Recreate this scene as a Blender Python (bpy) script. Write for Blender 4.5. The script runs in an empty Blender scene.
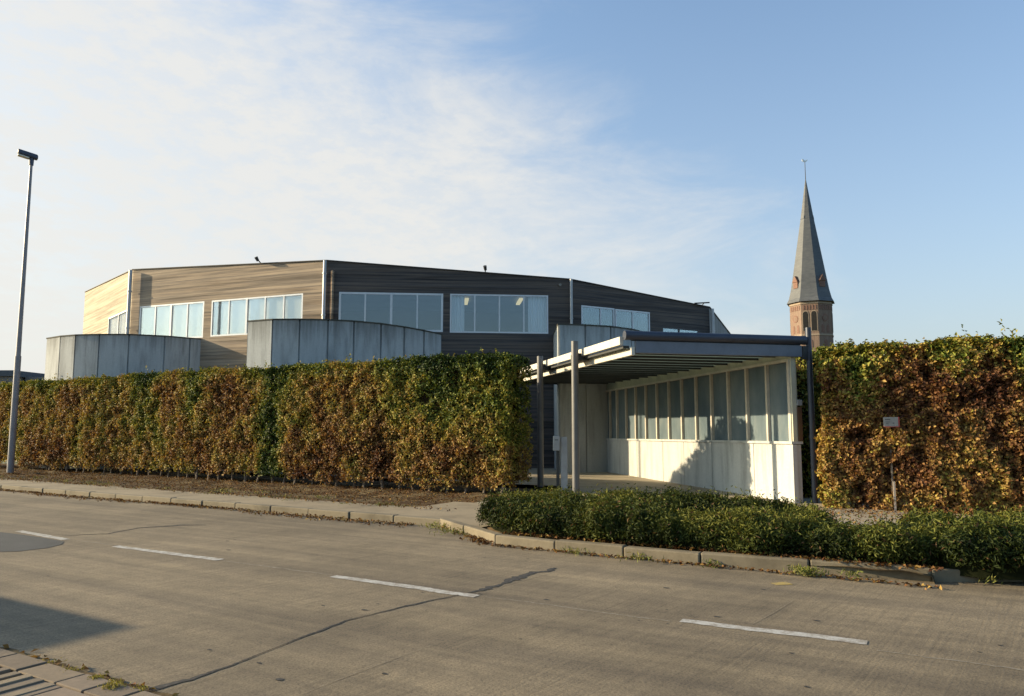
import bpy, bmesh, math, random
import numpy as np
from mathutils import Vector, Matrix

random.seed(7)
rng = np.random.default_rng(7)
SC = bpy.context.scene
COL = SC.collection

# ------------------------------------------------------------------ camera
cam_d = bpy.data.cameras.new("camera")
cam_d.sensor_width = 36.0
cam_d.lens = 26.54
cam_d.clip_start = 0.1
cam_d.clip_end = 6000
cam = bpy.data.objects.new("camera", cam_d)
cam.location = (0, 0, 1.6)
cam.rotation_euler = (math.radians(90 + 5.973), 0, 0)
COL.objects.link(cam)
SC.camera = cam

# ------------------------------------------------------------------ light
SUN_EL = math.radians(16.5)
SUN_BEYOND = math.radians(9.5)          # the sun stands left, a little beyond the picture plane
SUN = Vector((-math.cos(SUN_BEYOND) * math.cos(SUN_EL), math.sin(SUN_BEYOND) * math.cos(SUN_EL), math.sin(SUN_EL)))
sun_d = bpy.data.lights.new("sun", 'SUN')
sun_d.energy = 5.0
sun_d.angle = math.radians(0.53)
sun_d.color = (1.0, 0.82, 0.54)
sun = bpy.data.objects.new("sun", sun_d)
sun.rotation_euler = (-SUN).to_track_quat('-Z', 'Y').to_euler()
COL.objects.link(sun)

world = bpy.data.worlds.new("World")
SC.world = world
world.use_nodes = True
nt = world.node_tree
nt.nodes.clear()
def wn(t, **k):
    n = nt.nodes.new(t)
    for a, b in k.items():
        setattr(n, a, b)
    return n
def wl(a, b):
    nt.links.new(a, b)
def wmath(op, a, b=None, c=None, clamp=False):
    n = wn('ShaderNodeMath', operation=op, use_clamp=clamp)
    for i, v in enumerate((a, b, c)):
        if v is None:
            continue
        if isinstance(v, (int, float)):
            n.inputs[i].default_value = v
        else:
            wl(v, n.inputs[i])
    return n.outputs[0]
wout = wn('ShaderNodeOutputWorld')
wbg = wn('ShaderNodeBackground')
wbg.inputs['Strength'].default_value = 0.10
sky = wn('ShaderNodeTexSky', sky_type='NISHITA')
sky.sun_disc = False
sky.sun_elevation = SUN_EL
sky.sun_rotation = math.radians(-90 + 9.5)
sky.altitude = 20
sky.air_density = 1.0
sky.dust_density = 3.0
sky.ozone_density = 1.6
tc = wn('ShaderNodeTexCoord')
sep = wn('ShaderNodeSeparateXYZ')
wl(tc.outputs['Generated'], sep.inputs[0])
az = wmath('ARCTAN2', sep.outputs['X'], sep.outputs['Y'])
el = wmath('ARCSINE', sep.outputs['Z'])
# wispy cloud bank on the left side of the sky, with a ragged slanting edge
mp = wn('ShaderNodeMapping')
mp.inputs['Rotation'].default_value = (0, math.radians(28), 0)
mp.inputs['Scale'].default_value = (3.2, 2.0, 7.5)
wl(tc.outputs['Generated'], mp.inputs['Vector'])
n1 = wn('ShaderNodeTexNoise')
n1.inputs['Scale'].default_value = 1.3
n1.inputs['Detail'].default_value = 9
n1.inputs['Roughness'].default_value = 0.62
n1.inputs['Distortion'].default_value = 0.5
wl(mp.outputs[0], n1.inputs['Vector'])
n2 = wn('ShaderNodeTexNoise')
n2.inputs['Scale'].default_value = 7.5
n2.inputs['Detail'].default_value = 8
n2.inputs['Roughness'].default_value = 0.65
wl(mp.outputs[0], n2.inputs['Vector'])
edge = wmath('SUBTRACT', wmath('SUBTRACT', 0.30, wmath('MULTIPLY', wmath('MULTIPLY', el, el), 2.0)), az)
f1 = wmath('ADD', edge, wmath('MULTIPLY', wmath('SUBTRACT', n1.outputs[0], 0.5), 0.9))
mr = wn('ShaderNodeMapRange', interpolation_type='SMOOTHSTEP')
mr.inputs['From Min'].default_value = -0.24
mr.inputs['From Max'].default_value = 0.36
wl(f1, mr.inputs['Value'])
mr2 = wn('ShaderNodeMapRange', interpolation_type='SMOOTHSTEP')
mr2.inputs['From Min'].default_value = 0.36
mr2.inputs['From Max'].default_value = 0.60
mr2.inputs['To Min'].default_value = 0.80
wl(n2.outputs[0], mr2.inputs['Value'])
def wsmooth(v, a, b, lo=0.0, hi=1.0):
    n = wn('ShaderNodeMapRange', interpolation_type='SMOOTHSTEP')
    n.inputs['From Min'].default_value = a; n.inputs['From Max'].default_value = b
    n.inputs['To Min'].default_value = lo; n.inputs['To Max'].default_value = hi
    wl(v, n.inputs['Value'])
    return n.outputs[0]
bank = wsmooth(az, -1.75, -1.05)             # the bank thins out behind the viewer's left shoulder
mask = wmath('MULTIPLY', wmath('MULTIPLY', wmath('MULTIPLY', mr.outputs[0], mr2.outputs[0]), 0.90), bank)
mixc = wn('ShaderNodeMix', data_type='RGBA')
wl(mask, mixc.inputs['Factor'])
SKY_GAIN = wn('ShaderNodeMix', data_type='RGBA', blend_type='MULTIPLY')
SKY_GAIN.inputs['Factor'].default_value = 1.0
SKY_GAIN.inputs[7].default_value = (1.03, 1.32, 1.50, 1)
wl(sky.outputs[0], SKY_GAIN.inputs[6])
haze = wmath('MULTIPLY', wmath('POWER', 2.718, wmath('MULTIPLY', wmath('MAXIMUM', el, 0.0), -3.4)), wsmooth(sep.outputs['Y'], -0.5, 0.35, 0.18, 0.80))
hazemix = wn('ShaderNodeMix', data_type='RGBA')
wl(haze, hazemix.inputs['Factor'])
wl(SKY_GAIN.outputs[2], hazemix.inputs[6])
hazemix.inputs[7].default_value = (3.85, 4.0, 4.05, 1)
wl(hazemix.outputs[2], mixc.inputs[6])
mixc.inputs[7].default_value = (4.65, 4.56, 4.32, 1)
wl(mixc.outputs[2], wbg.inputs['Color'])
wl(wbg.outputs[0], wout.inputs['Surface'])

SC.view_settings.view_transform = 'Standard'
SC.view_settings.look = 'None'
SC.view_settings.exposure = 0.90
SC.view_settings.gamma = 1.0
SC.view_settings.use_curve_mapping = False
SC.cycles.max_bounces = 8
SC.cycles.transparent_max_bounces = 12

# ------------------------------------------------------------------ frames of reference
# road frame: a runs along the road (to the left and away), b across it, away from the camera
D = Vector((-0.857, 0.515)); Nn = Vector((0.515, 0.857))
def AB(a, b, z=0.0):
    return Vector((D.x * a + Nn.x * b, D.y * a + Nn.y * b, z))
# porch frame: t along the glazed wall (away), m across (to the left)
PN = Vector((5.9, 15.82)); PW = Vector((-0.225, 0.974)); PV = Vector((-0.974, -0.225))
def TM(t, m, z=0.0):
    return Vector((PN.x + PW.x * t + PV.x * m, PN.y + PW.y * t + PV.y * m, z))

# ------------------------------------------------------------------ mesh helpers
def obj(name, bm, mat, parent=None, smooth=False):
    me = bpy.data.meshes.new(name)
    bm.normal_update()
    bm.to_mesh(me); bm.free()
    me.materials.append(mat)
    if smooth:
        for p in me.polygons:
            p.use_smooth = True
    o = bpy.data.objects.new(name, me)
    COL.objects.link(o)
    if parent is not None:
        o.parent = parent
    return o
def empty(name, loc=(0, 0, 0)):
    o = bpy.data.objects.new(name, None)
    o.empty_display_size = 0.2
    COL.objects.link(o)
    o.location = loc
    return o
def adopt(child, parent):
    child.parent = parent
    child.matrix_parent_inverse = Matrix.Translation(parent.location).inverted()
def tag(o, label=None, cat=None, group=None, kind=None):
    if label: o['label'] = label
    if cat: o['category'] = cat
    if group: o['group'] = group
    if kind: o['kind'] = kind
    return o
def prism(bm, pts, z0, z1):
    """vertical prism over a list of xy points; z1 may be a list of heights"""
    n = len(pts)
    z0s = z0 if isinstance(z0, (list, tuple)) else [z0] * n
    z1s = z1 if isinstance(z1, (list, tuple)) else [z1] * n
    lo = [bm.verts.new((p[0], p[1], z)) for p, z in zip(pts, z0s)]
    hi = [bm.verts.new((p[0], p[1], z)) for p, z in zip(pts, z1s)]
    bm.faces.new(lo[::-1]); bm.faces.new(hi)
    for i in range(n):
        j = (i + 1) % n
        bm.faces.new((lo[i], lo[j], hi[j], hi[i]))
def obox(bm, F, u0, u1, v0, v1, z0, z1, bev=0.0):
    """box in a frame F(u,v,z)"""
    c = [F(u, v, z) for z in (z0, z1) for (u, v) in ((u0, v0), (u1, v0), (u1, v1), (u0, v1))]
    vs = [bm.verts.new(p) for p in c]
    fs = [bm.faces.new([vs[i] for i in q]) for q in ((3, 2, 1, 0), (4, 5, 6, 7), (0, 1, 5, 4), (1, 2, 6, 5), (2, 3, 7, 6), (3, 0, 4, 7))]
    if bev > 0:
        es = list({e for f in fs for e in f.edges})
        bmesh.ops.bevel(bm, geom=es, offset=bev, segments=2, affect='EDGES', profile=0.5)
def tube(bm, p0, p1, r0, r1=None, seg=14):
    r1 = r0 if r1 is None else r1
    p0 = Vector(p0); p1 = Vector(p1)
    ax = (p1 - p0).normalized()
    up = Vector((0, 0, 1)) if abs(ax.z) < 0.9 else Vector((1, 0, 0))
    x = ax.cross(up).normalized(); y = ax.cross(x)
    A = []; B = []
    for i in range(seg):
        t = 2 * math.pi * i / seg
        o = x * math.cos(t) + y * math.sin(t)
        A.append(bm.verts.new(p0 + o * r0)); B.append(bm.verts.new(p1 + o * r1))
    for i in range(seg):
        j = (i + 1) % seg
        bm.faces.new((A[i], A[j], B[j], B[i]))
    bm.faces.new(A[::-1]); bm.faces.new(B)
def fixn(bm):
    bmesh.ops.recalc_face_normals(bm, faces=bm.faces)
def sheet(name, pts, z, mat, parent=None, sub=0):
    bm = bmesh.new()
    vs = [bm.verts.new((p[0], p[1], z)) for p in pts]
    f = bm.faces.new(vs)
    bm.normal_update()
    if f.normal.z < 0:
        f.normal_flip()
    return obj(name, bm, mat, parent)

# vectorised value noise
def vnoise(p, scale, seed=0):
    q = np.asarray(p, float) * scale + seed * 17.31
    i = np.floor(q).astype(np.int64); f = q - i
    f = f * f * (3 - 2 * f)
    def h(ix, iy, iz):
        x = (ix * 374761393 + iy * 668265263 + iz * 2147483647 + seed * 144665) & 0xffffffff
        x = ((x ^ (x >> 13)) * 1274126177) & 0xffffffff
        x = (x ^ (x >> 16)) & 0xffff
        return x / 65535.0
    r = 0
    for dx in (0, 1):
        for dy in (0, 1):
            for dz in (0, 1):
                wgt = (f[:, 0] if dx else 1 - f[:, 0]) * (f[:, 1] if dy else 1 - f[:, 1]) * (f[:, 2] if dz else 1 - f[:, 2])
                r = r + wgt * h(i[:, 0] + dx, i[:, 1] + dy, i[:, 2] + dz)
    return r

# ------------------------------------------------------------------ materials
def mat(name, build):
    m = bpy.data.materials.new(name)
    m.use_nodes = True
    t = m.node_tree
    t.nodes.clear()
    out = t.nodes.new('ShaderNodeOutputMaterial')
    class K: pass
    k = K(); k.t = t; k.out = out
    def N(ty, **kw):
        n = t.nodes.new(ty)
        for a, b in kw.items():
            if a in n.bl_rna.properties: setattr(n, a, b)
            else: n.inputs[a].default_value = b
        return n
    k.N = N; k.L = lambda a, b: t.links.new(a, b)
    build(k)
    return m
def ramp(k, fac, stops):
    r = k.N('ShaderNodeValToRGB')
    e = r.color_ramp.elements
    while len(e) < len(stops): e.new(0.5)
    for x, (p, c) in zip(e, stops):
        x.position = p; x.color = (*c, 1) if len(c) == 3 else c
    k.L(fac, r.inputs[0])
    return r.outputs[0]
def noise(k, scale, detail=6, rough=0.6, stretch=None, rot=None, dist=0.0):
    tcn = k.N('ShaderNodeTexCoord')
    n = k.N('ShaderNodeTexNoise')
    n.inputs['Scale'].default_value = scale
    n.inputs['Detail'].default_value = detail
    n.inputs['Roughness'].default_value = rough
    n.inputs['Distortion'].default_value = dist
    if stretch or rot:
        m1 = k.N('ShaderNodeMapping')
        if rot: m1.inputs['Rotation'].default_value = rot
        k.L(tcn.outputs['Object'], m1.inputs[0])
        m2 = k.N('ShaderNodeMapping')
        if stretch: m2.inputs['Scale'].default_value = stretch
        k.L(m1.outputs[0], m2.inputs[0])
        k.L(m2.outputs[0], n.inputs['Vector'])
    else:
        k.L(tcn.outputs['Object'], n.inputs['Vector'])
    return n.outputs[0]
def mixrgb(k, f, a, b, mode='MIX'):
    m = k.N('ShaderNodeMix', data_type='RGBA', blend_type=mode)
    for idx, v in ((0, f), (6, a), (7, b)):
        if isinstance(v, (int, float)): m.inputs[idx].default_value = v
        elif isinstance(v, tuple): m.inputs[idx].default_value = (*v, 1)
        else: k.L(v, m.inputs[idx])
    return m.outputs[2]
def kmath(k, op, a, b=None, clamp=False):
    n = k.N('ShaderNodeMath', operation=op, use_clamp=clamp)
    for i, v in enumerate((a, b)):
        if v is None: continue
        if isinstance(v, (int, float)): n.inputs[i].default_value = v
        else: k.L(v, n.inputs[i])
    return n.outputs[0]
def principled(k, col, rough=0.8, metal=0.0, bump=None, bstr=0.3, bdist=0.01, spec=0.5):
    p = k.N('ShaderNodeBsdfPrincipled')
    if isinstance(col, tuple): p.inputs['Base Color'].default_value = (*col, 1)
    else: k.L(col, p.inputs['Base Color'])
    if isinstance(rough, (int, float)): p.inputs['Roughness'].default_value = rough
    else: k.L(rough, p.inputs['Roughness'])
    p.inputs['Metallic'].default_value = metal
    p.inputs['Specular IOR Level'].default_value = spec
    if bump is not None:
        b = k.N('ShaderNodeBump')
        b.inputs['Strength'].default_value = bstr
        b.inputs['Distance'].default_value = bdist
        k.L(bump, b.inputs['Height'])
        k.L(b.outputs[0], p.inputs['Normal'])
    k.L(p.outputs[0], k.out.inputs['Surface'])
    return p
ROADROT = math.atan2(D.y, D.x)

def b_road(k):
    big = noise(k, 0.35, 7, 0.68)
    streak = noise(k, 1.0, 6, 0.65, stretch=(0.10, 2.6, 1), rot=(0, 0, -ROADROT))
    brush = noise(k, 1.0, 4, 0.7, stretch=(30, 0.5, 1), rot=(0, 0, -ROADROT + 0.10))
    fine = noise(k, 55, 4, 0.85)
    c = ramp(k, big, [(0.36, (0.162, 0.129, 0.086)), (0.64, (0.270, 0.214, 0.140))])
    c = mixrgb(k, 0.8, c, ramp(k, streak, [(0.3, (0.50, 0.50, 0.53)), (0.66, (1.12, 1.10, 1.04))]), 'MULTIPLY')
    c = mixrgb(k, ramp(k, noise(k, 0.8, 4, 0.6), [(0.35, (0.15, 0.15, 0.15)), (0.65, (0.8, 0.8, 0.8))]), c, ramp(k, brush, [(0.34, (0.68, 0.68, 0.69)), (0.5, (1, 1, 1)), (0.68, (1.16, 1.15, 1.12))]), 'MULTIPLY')
    c = mixrgb(k, 0.7, c, ramp(k, fine, [(0.36, (0.28, 0.28, 0.30)), (0.47, (0.95, 0.95, 0.95)), (0.62, (1.45, 1.42, 1.35))]), 'MULTIPLY')
    c = mixrgb(k, 0.75, c, ramp(k, noise(k, 7, 7, 0.75), [(0.36, (0.80, 0.80, 0.81)), (0.5, (1, 1, 1)), (0.64, (1.12, 1.11, 1.09))]), 'MULTIPLY')
    spots = ramp(k, noise(k, 3.5, 3, 0.6), [(0.70, (1, 1, 1)), (0.76, (0.62, 0.62, 0.64))])
    c = mixrgb(k, 0.6, c, spots, 'MULTIPLY')
    h = kmath(k, 'ADD', kmath(k, 'MULTIPLY', fine, 1.0), kmath(k, 'MULTIPLY', brush, 0.5))
    principled(k, c, 0.85, bump=h, bstr=0.5, bdist=0.010, spec=0.3)
M_road = mat("road_concrete", b_road)

def b_patch(k):
    f = noise(k, 90, 4, 0.8)
    g = noise(k, 2.5, 4, 0.6)
    c = mixrgb(k, 0.6, ramp(k, g, [(0.3, (0.026, 0.029, 0.031)), (0.7, (0.046, 0.048, 0.049))]), ramp(k, f, [(0.3, (0.6, 0.6, 0.6)), (0.7, (1.3, 1.3, 1.3))]), 'MULTIPLY')
    principled(k, c, 0.85, bump=f, bstr=0.4, bdist=0.008)
M_patch = mat("asphalt_patch", b_patch)
M_crack = mat("crack_filler", lambda k: principled(k, ramp(k, noise(k, 30, 4), [(0.35, (0.008, 0.008, 0.008)), (0.62, (0.05, 0.045, 0.04)), (0.75, (0.15, 0.13, 0.10))]), 0.9))
M_seam = mat("joint_dust", lambda k: principled(k, ramp(k, noise(k, 20, 4), [(0.35, (0.15, 0.125, 0.09)), (0.65, (0.27, 0.23, 0.17))]), 0.95))

def b_paint(k):
    f = noise(k, 9, 10, 0.82)
    g = noise(k, 60, 4, 0.7)
    c = mixrgb(k, ramp(k, f, [(0.44, (0.05, 0.05, 0.05)), (0.56, (0.85, 0.85, 0.85))]), (0.50, 0.48, 0.43), (0.25, 0.21, 0.16))
    c = mixrgb(k, 0.4, c, ramp(k, g, [(0.3, (0.7, 0.7, 0.7)), (0.6, (1, 1, 1))]), 'MULTIPLY')
    principled(k, c, 0.7)
M_paint = mat("worn_white_paint", b_paint)
M_yellow = mat("yellow_paint", lambda k: principled(k, ramp(k, noise(k, 25, 5), [(0.4, (0.40, 0.28, 0.06)), (0.7, (0.27, 0.21, 0.12))]), 0.8))

def b_conc(base, stain=0.5, vertical=True, drip=False):
    def f(k):
        st = noise(k, 1.0, 7, 0.65, stretch=(3.2, 3.2, 0.45) if vertical else (1, 1, 1))
        fine = noise(k, 18, 5, 0.7)
        pit = noise(k, 60, 2, 0.5)
        c = ramp(k, st, [(0.28, tuple(x * (1 - stain) for x in base)), (0.5, base), (0.75, tuple(min(1, x * 1.12) for x in base))])
        c = mixrgb(k, 0.5, c, ramp(k, fine, [(0.3, (0.8, 0.8, 0.8)), (0.7, (1.12, 1.12, 1.1))]), 'MULTIPLY')
        if drip:                                    # dark runs below the coping
            g = k.N('ShaderNodeTexCoord'); sp = k.N('ShaderNodeSeparateXYZ'); k.L(g.outputs['Object'], sp.inputs[0])
            runs = noise(k, 1.0, 5, 0.7, stretch=(5, 5, 0.18))
            m = k.N('ShaderNodeMapRange'); m.inputs['From Min'].default_value = 4.0; m.inputs['From Max'].default_value = 5.5
            k.L(sp.outputs['Z'], m.inputs['Value'])
            lim = kmath(k, 'SUBTRACT', kmath(k, 'ADD', kmath(k, 'MULTIPLY', m.outputs[0], 0.55), runs), 0.72, True)
            c = mixrgb(k, kmath(k, 'MULTIPLY', lim, 1.6, True), c, (0.07, 0.065, 0.05))
        principled(k, c, 0.88, bump=kmath(k, 'ADD', fine, kmath(k, 'MULTIPLY', pit, 0.4)), bstr=0.2, bdist=0.01, spec=0.3)
    return f
M_conc = mat("drum_concrete", b_conc((0.40, 0.41, 0.40), 0.42, drip=True))
M_porchconc = mat("porch_concrete", b_conc((0.50, 0.495, 0.465), 0.34))
M_kerb = mat("kerb_concrete", b_conc((0.20, 0.165, 0.112), 0.55, False))
M_path = mat("path_concrete", b_conc((0.27, 0.215, 0.14), 0.4, False))
M_court = mat("forecourt_paving", b_conc((0.34, 0.285, 0.205), 0.4, False))
M_moss = mat("weathered_cap", b_conc((0.075, 0.07, 0.055), 0.4, False))

def b_soil(k):
    f = noise(k, 9, 8, 0.75); g = noise(k, 1.2, 5, 0.6)
    c = ramp(k, f, [(0.3, (0.030, 0.018, 0.009)), (0.5, (0.085, 0.052, 0.026)), (0.72, (0.20, 0.13, 0.066))])
    c = mixrgb(k, ramp(k, g, [(0.46, (0, 0, 0)), (0.62, (0.75, 0.75, 0.75))]), c, (0.19, 0.145, 0.08))
    principled(k, c, 0.95, spec=0.1, bump=f, bstr=0.8, bdist=0.05)
M_soil = mat("verge_soil", b_soil)
M_grass = mat("ground_grass", lambda k: principled(k, ramp(k, noise(k, 0.6, 8, 0.7), [(0.3, (0.04, 0.06, 0.018)), (0.7, (0.10, 0.10, 0.04))]), 0.95))

def _unused(): pass
def b_wood(tan, grey, dark):
    def f(k):
        geo = k.N('ShaderNodeTexCoord')
        sx = k.N('ShaderNodeSeparateXYZ'); k.L(geo.outputs['Object'], sx.inputs[0])
        # boards of 14 cm: a different tone for each, dark shadow gap between
        bidx = kmath(k, 'FLOOR', kmath(k, 'DIVIDE', sx.outputs['Z'], 0.14))
        fr = kmath(k, 'FRACT', kmath(k, 'DIVIDE', sx.outputs['Z'], 0.14))
        wnz = k.N('ShaderNodeTexWhiteNoise', noise_dimensions='1D'); k.L(bidx, wnz.inputs['W'])
        grain = noise(k, 1.0, 9, 0.72, stretch=(0.22, 0.22, 14))
        blot = noise(k, 1.0, 5, 0.6, stretch=(0.5, 0.5, 2.2))
        c = ramp(k, grain, [(0.34, dark), (0.44, grey), (0.55, tan), (0.68, tuple(min(1, x * 1.2) for x in tan))])
        c = mixrgb(k, ramp(k, blot, [(0.42, (0, 0, 0)), (0.68, (0.55, 0.55, 0.55))]), c, grey)
        c = mixrgb(k, 0.8, c, ramp(k, noise(k, 1.0, 6, 0.65, stretch=(0.22, 0.22, 5.5)), [(0.34, (0.55, 0.52, 0.50)), (0.5, (1, 1, 1)), (0.66, (1.2, 1.18, 1.15))]), 'MULTIPLY')
        c = mixrgb(k, 0.6, c, ramp(k, wnz.outputs[0], [(0.0, (0.78, 0.76, 0.74)), (1.0, (1.12, 1.12, 1.12))]), 'MULTIPLY')
        gap = ramp(k, fr, [(0.0, (0.55, 0.55, 0.55)), (0.05, (0.55, 0.55, 0.55)), (0.10, (1, 1, 1)), (1.0, (1, 1, 1))])
        c = mixrgb(k, 1.0, c, gap, 'MULTIPLY')
        h = kmath(k, 'ADD', gap, kmath(k, 'MULTIPLY', grain, 0.3))
        principled(k, c, 0.8, bump=h, bstr=0.35, bdist=0.012, spec=0.25)
    return f
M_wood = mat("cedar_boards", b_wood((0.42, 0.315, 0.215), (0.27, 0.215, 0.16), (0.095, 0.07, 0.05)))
M_woodshade = mat("cedar_boards_shaded", b_wood((0.125, 0.100, 0.082), (0.076, 0.068, 0.066), (0.034, 0.030, 0.030)))  # darker copy of the boards; shade of the unlit facades put into the colour
M_woodpale = mat("cedar_boards_pale", b_wood((0.46, 0.40, 0.29), (0.40, 0.34, 0.24), (0.24, 0.19, 0.13)))  # lighter copy of the same boards for the far left facade
M_trim = mat("roof_trim_metal", lambda k: principled(k, ramp(k, noise(k, 3), [(0.3, (0.05, 0.045, 0.04)), (0.7, (0.085, 0.075, 0.07))]), 0.7))
M_roof = mat("roof_felt", lambda k: principled(k, ramp(k, noise(k, 4), [(0.3, (0.05, 0.05, 0.05)), (0.7, (0.09, 0.09, 0.09))]), 0.9))
M_alu = mat("window_frame_alu", lambda k: principled(k, ramp(k, noise(k, 5), [(0.3, (0.55, 0.56, 0.57)), (0.7, (0.66, 0.66, 0.66))]), 0.45, 0.2))
M_pipe = mat("downpipe_zinc", lambda k: principled(k, ramp(k, noise(k, 6, stretch=(1, 1, 0.3)), [(0.3, (0.34, 0.34, 0.34)), (0.7, (0.48, 0.47, 0.46))]), 0.5, 0.4))
M_curtain = mat("curtain_cloth", lambda k: principled(k, ramp(k, noise(k, 2.0, 3, stretch=(6, 6, 0.1)), [(0.3, (0.62, 0.63, 0.64)), (0.7, (0.85, 0.85, 0.84))]), 0.9))
M_blind = mat("blind_cloth", lambda k: principled(k, ramp(k, noise(k, 1.2, 3), [(0.3, (0.84, 0.77, 0.62)), (0.7, (0.88, 0.82, 0.68))]), 0.9))
M_ochre = mat("curtain_ochre", lambda k: principled(k, ramp(k, noise(k, 2.0, 4, stretch=(5, 5, 0.3)), [(0.3, (0.05, 0.03, 0.013)), (0.5, (0.08, 0.075, 0.045)), (0.7, (0.16, 0.155, 0.12))]), 0.9))
M_room = mat("room_plaster", lambda k: principled(k, ramp(k, noise(k, 1), [(0.3, (0.24, 0.25, 0.27)), (0.7, (0.30, 0.31, 0.33))]), 0.9))

def b_glass(tint, refl):
    def f(k):
        tr = k.N('ShaderNodeBsdfTransparent'); tr.inputs[0].default_value = (*tint, 1)
        gl = k.N('ShaderNodeBsdfGlossy'); gl.inputs['Roughness'].default_value = 0.02
        gl.inputs['Color'].default_value = (0.95, 0.97, 1.0, 1)
        bmp = k.N('ShaderNodeBump'); bmp.inputs['Strength'].default_value = 0.02; bmp.inputs['Distance'].default_value = 0.05
        k.L(noise(k, 0.8, 2), bmp.inputs['Height']); k.L(bmp.outputs[0], gl.inputs['Normal'])
        fr = k.N('ShaderNodeFresnel'); fr.inputs[0].default_value = 1.5
        fac = kmath(k, 'ADD', kmath(k, 'MULTIPLY', fr.outputs[0], 0.35), refl, True)
        mx = k.N('ShaderNodeMixShader')
        k.L(fac, mx.inputs[0]); k.L(tr.outputs[0], mx.inputs[1]); k.L(gl.outputs[0], mx.inputs[2])
        k.L(mx.outputs[0], k.out.inputs['Surface'])
    return f
M_glass = mat("window_glass", b_glass((0.88, 0.90, 0.91), 0.10))

def b_frost(k):
    v = noise(k, 1.0, 6, 0.65, stretch=(1.6, 1.6, 0.7))
    c = ramp(k, v, [(0.3, (0.11, 0.15, 0.175)), (0.5, (0.17, 0.215, 0.235)), (0.72, (0.27, 0.30, 0.295))])
    p = k.N('ShaderNodeBsdfPrincipled')
    k.L(c, p.inputs['Base Color'])
    p.inputs['Roughness'].default_value = 0.22
    p.inputs['Specular IOR Level'].default_value = 0.6
    tl = k.N('ShaderNodeBsdfTranslucent'); tl.inputs[0].default_value = (0.30, 0.36, 0.36, 1)
    mx = k.N('ShaderNodeMixShader'); mx.inputs[0].default_value = 0.25
    k.L(p.outputs[0], mx.inputs[1]); k.L(tl.outputs[0], mx.inputs[2])
    k.L(mx.outputs[0], k.out.inputs['Surface'])
M_frost = mat("frosted_glass", b_frost)
def b_poly(k):
    tl = k.N('ShaderNodeBsdfTranslucent')
    k.L(ramp(k, noise(k, 2.5, 5), [(0.3, (0.30, 0.36, 0.33)), (0.7, (0.40, 0.46, 0.41))]), tl.inputs[0])
    df = k.N('ShaderNodeBsdfDiffuse'); df.inputs[0].default_value = (0.24, 0.27, 0.25, 1)
    tr = k.N('ShaderNodeBsdfTransparent'); tr.inputs[0].default_value = (0.85, 0.9, 0.8, 1)
    m1 = k.N('ShaderNodeMixShader'); m1.inputs[0].default_value = 0.45
    k.L(tl.outputs[0], m1.inputs[1]); k.L(df.outputs[0], m1.inputs[2])
    m2 = k.N('ShaderNodeMixShader'); m2.inputs[0].default_value = 0.12
    k.L(m1.outputs[0], m2.inputs[1]); k.L(tr.outputs[0], m2.inputs[2])
    k.L(m2.outputs[0], k.out.inputs['Surface'])
M_poly = mat("translucent_roof_sheet", b_poly)
def metalpaint(name, c, r=0.45, m=0.0):
    return mat(name, lambda k: principled(k, ramp(k, noise(k, 4, 6, 0.7), [(0.3, tuple(x * 0.8 for x in c)), (0.7, tuple(min(1, x * 1.1) for x in c))]), r, m))
M_slate = metalpaint("beam_grey_paint", (0.135, 0.155, 0.19), 0.5)
M_gutter = metalpaint("gutter_dark_metal", (0.045, 0.052, 0.072), 0.45, 0.2)
M_cream = metalpaint("edge_beam_pale", (0.60, 0.56, 0.47), 0.55)
M_post = metalpaint("post_galvanised", (0.125, 0.12, 0.115), 0.5, 0.2)
M_dark = metalpaint("dark_joist", (0.035, 0.037, 0.036), 0.7)
M_mull = metalpaint("mullion_paint", (0.56, 0.50, 0.41), 0.5)
M_fascia = mat("fascia_plaster", b_conc((0.50, 0.49, 0.38), 0.15))
M_boxgrey = metalpaint("letterbox_grey", (0.30, 0.31, 0.31), 0.5)
M_lamphead = metalpaint("lamp_head_dark", (0.045, 0.055, 0.085), 0.5)
M_lampglass = metalpaint("lamp_diffuser", (0.62, 0.58, 0.46), 0.3)
M_lamppole = metalpaint("lamp_pole_grey", (0.24, 0.22, 0.22), 0.5, 0.2)
M_timber = metalpaint("end_board_timber", (0.40, 0.27, 0.15), 0.7)
M_brown = metalpaint("brown_box", (0.10, 0.055, 0.03), 0.6)
M_white = metalpaint("sign_white", (0.27, 0.25, 0.22), 0.5)
M_red = metalpaint("sign_red", (0.40, 0.06, 0.05), 0.5)
M_black = metalpaint("sign_ink", (0.05, 0.05, 0.05), 0.6)
M_stake = metalpaint("stake_pale", (0.36, 0.30, 0.24), 0.7)
M_bark = mat("hedge_bark", lambda k: principled(k, ramp(k, noise(k, 12, 6, 0.7), [(0.3, (0.09, 0.065, 0.045)), (0.7, (0.24, 0.19, 0.14))]), 0.9))
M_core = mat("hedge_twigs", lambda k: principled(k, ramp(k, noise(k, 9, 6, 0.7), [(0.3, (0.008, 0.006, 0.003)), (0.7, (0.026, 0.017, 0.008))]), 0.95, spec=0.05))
M_yewcore = mat("yew_twigs", lambda k: principled(k, ramp(k, noise(k, 12, 6, 0.7), [(0.3, (0.006, 0.008, 0.003)), (0.7, (0.018, 0.020, 0.008))]), 0.95, spec=0.05))

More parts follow.
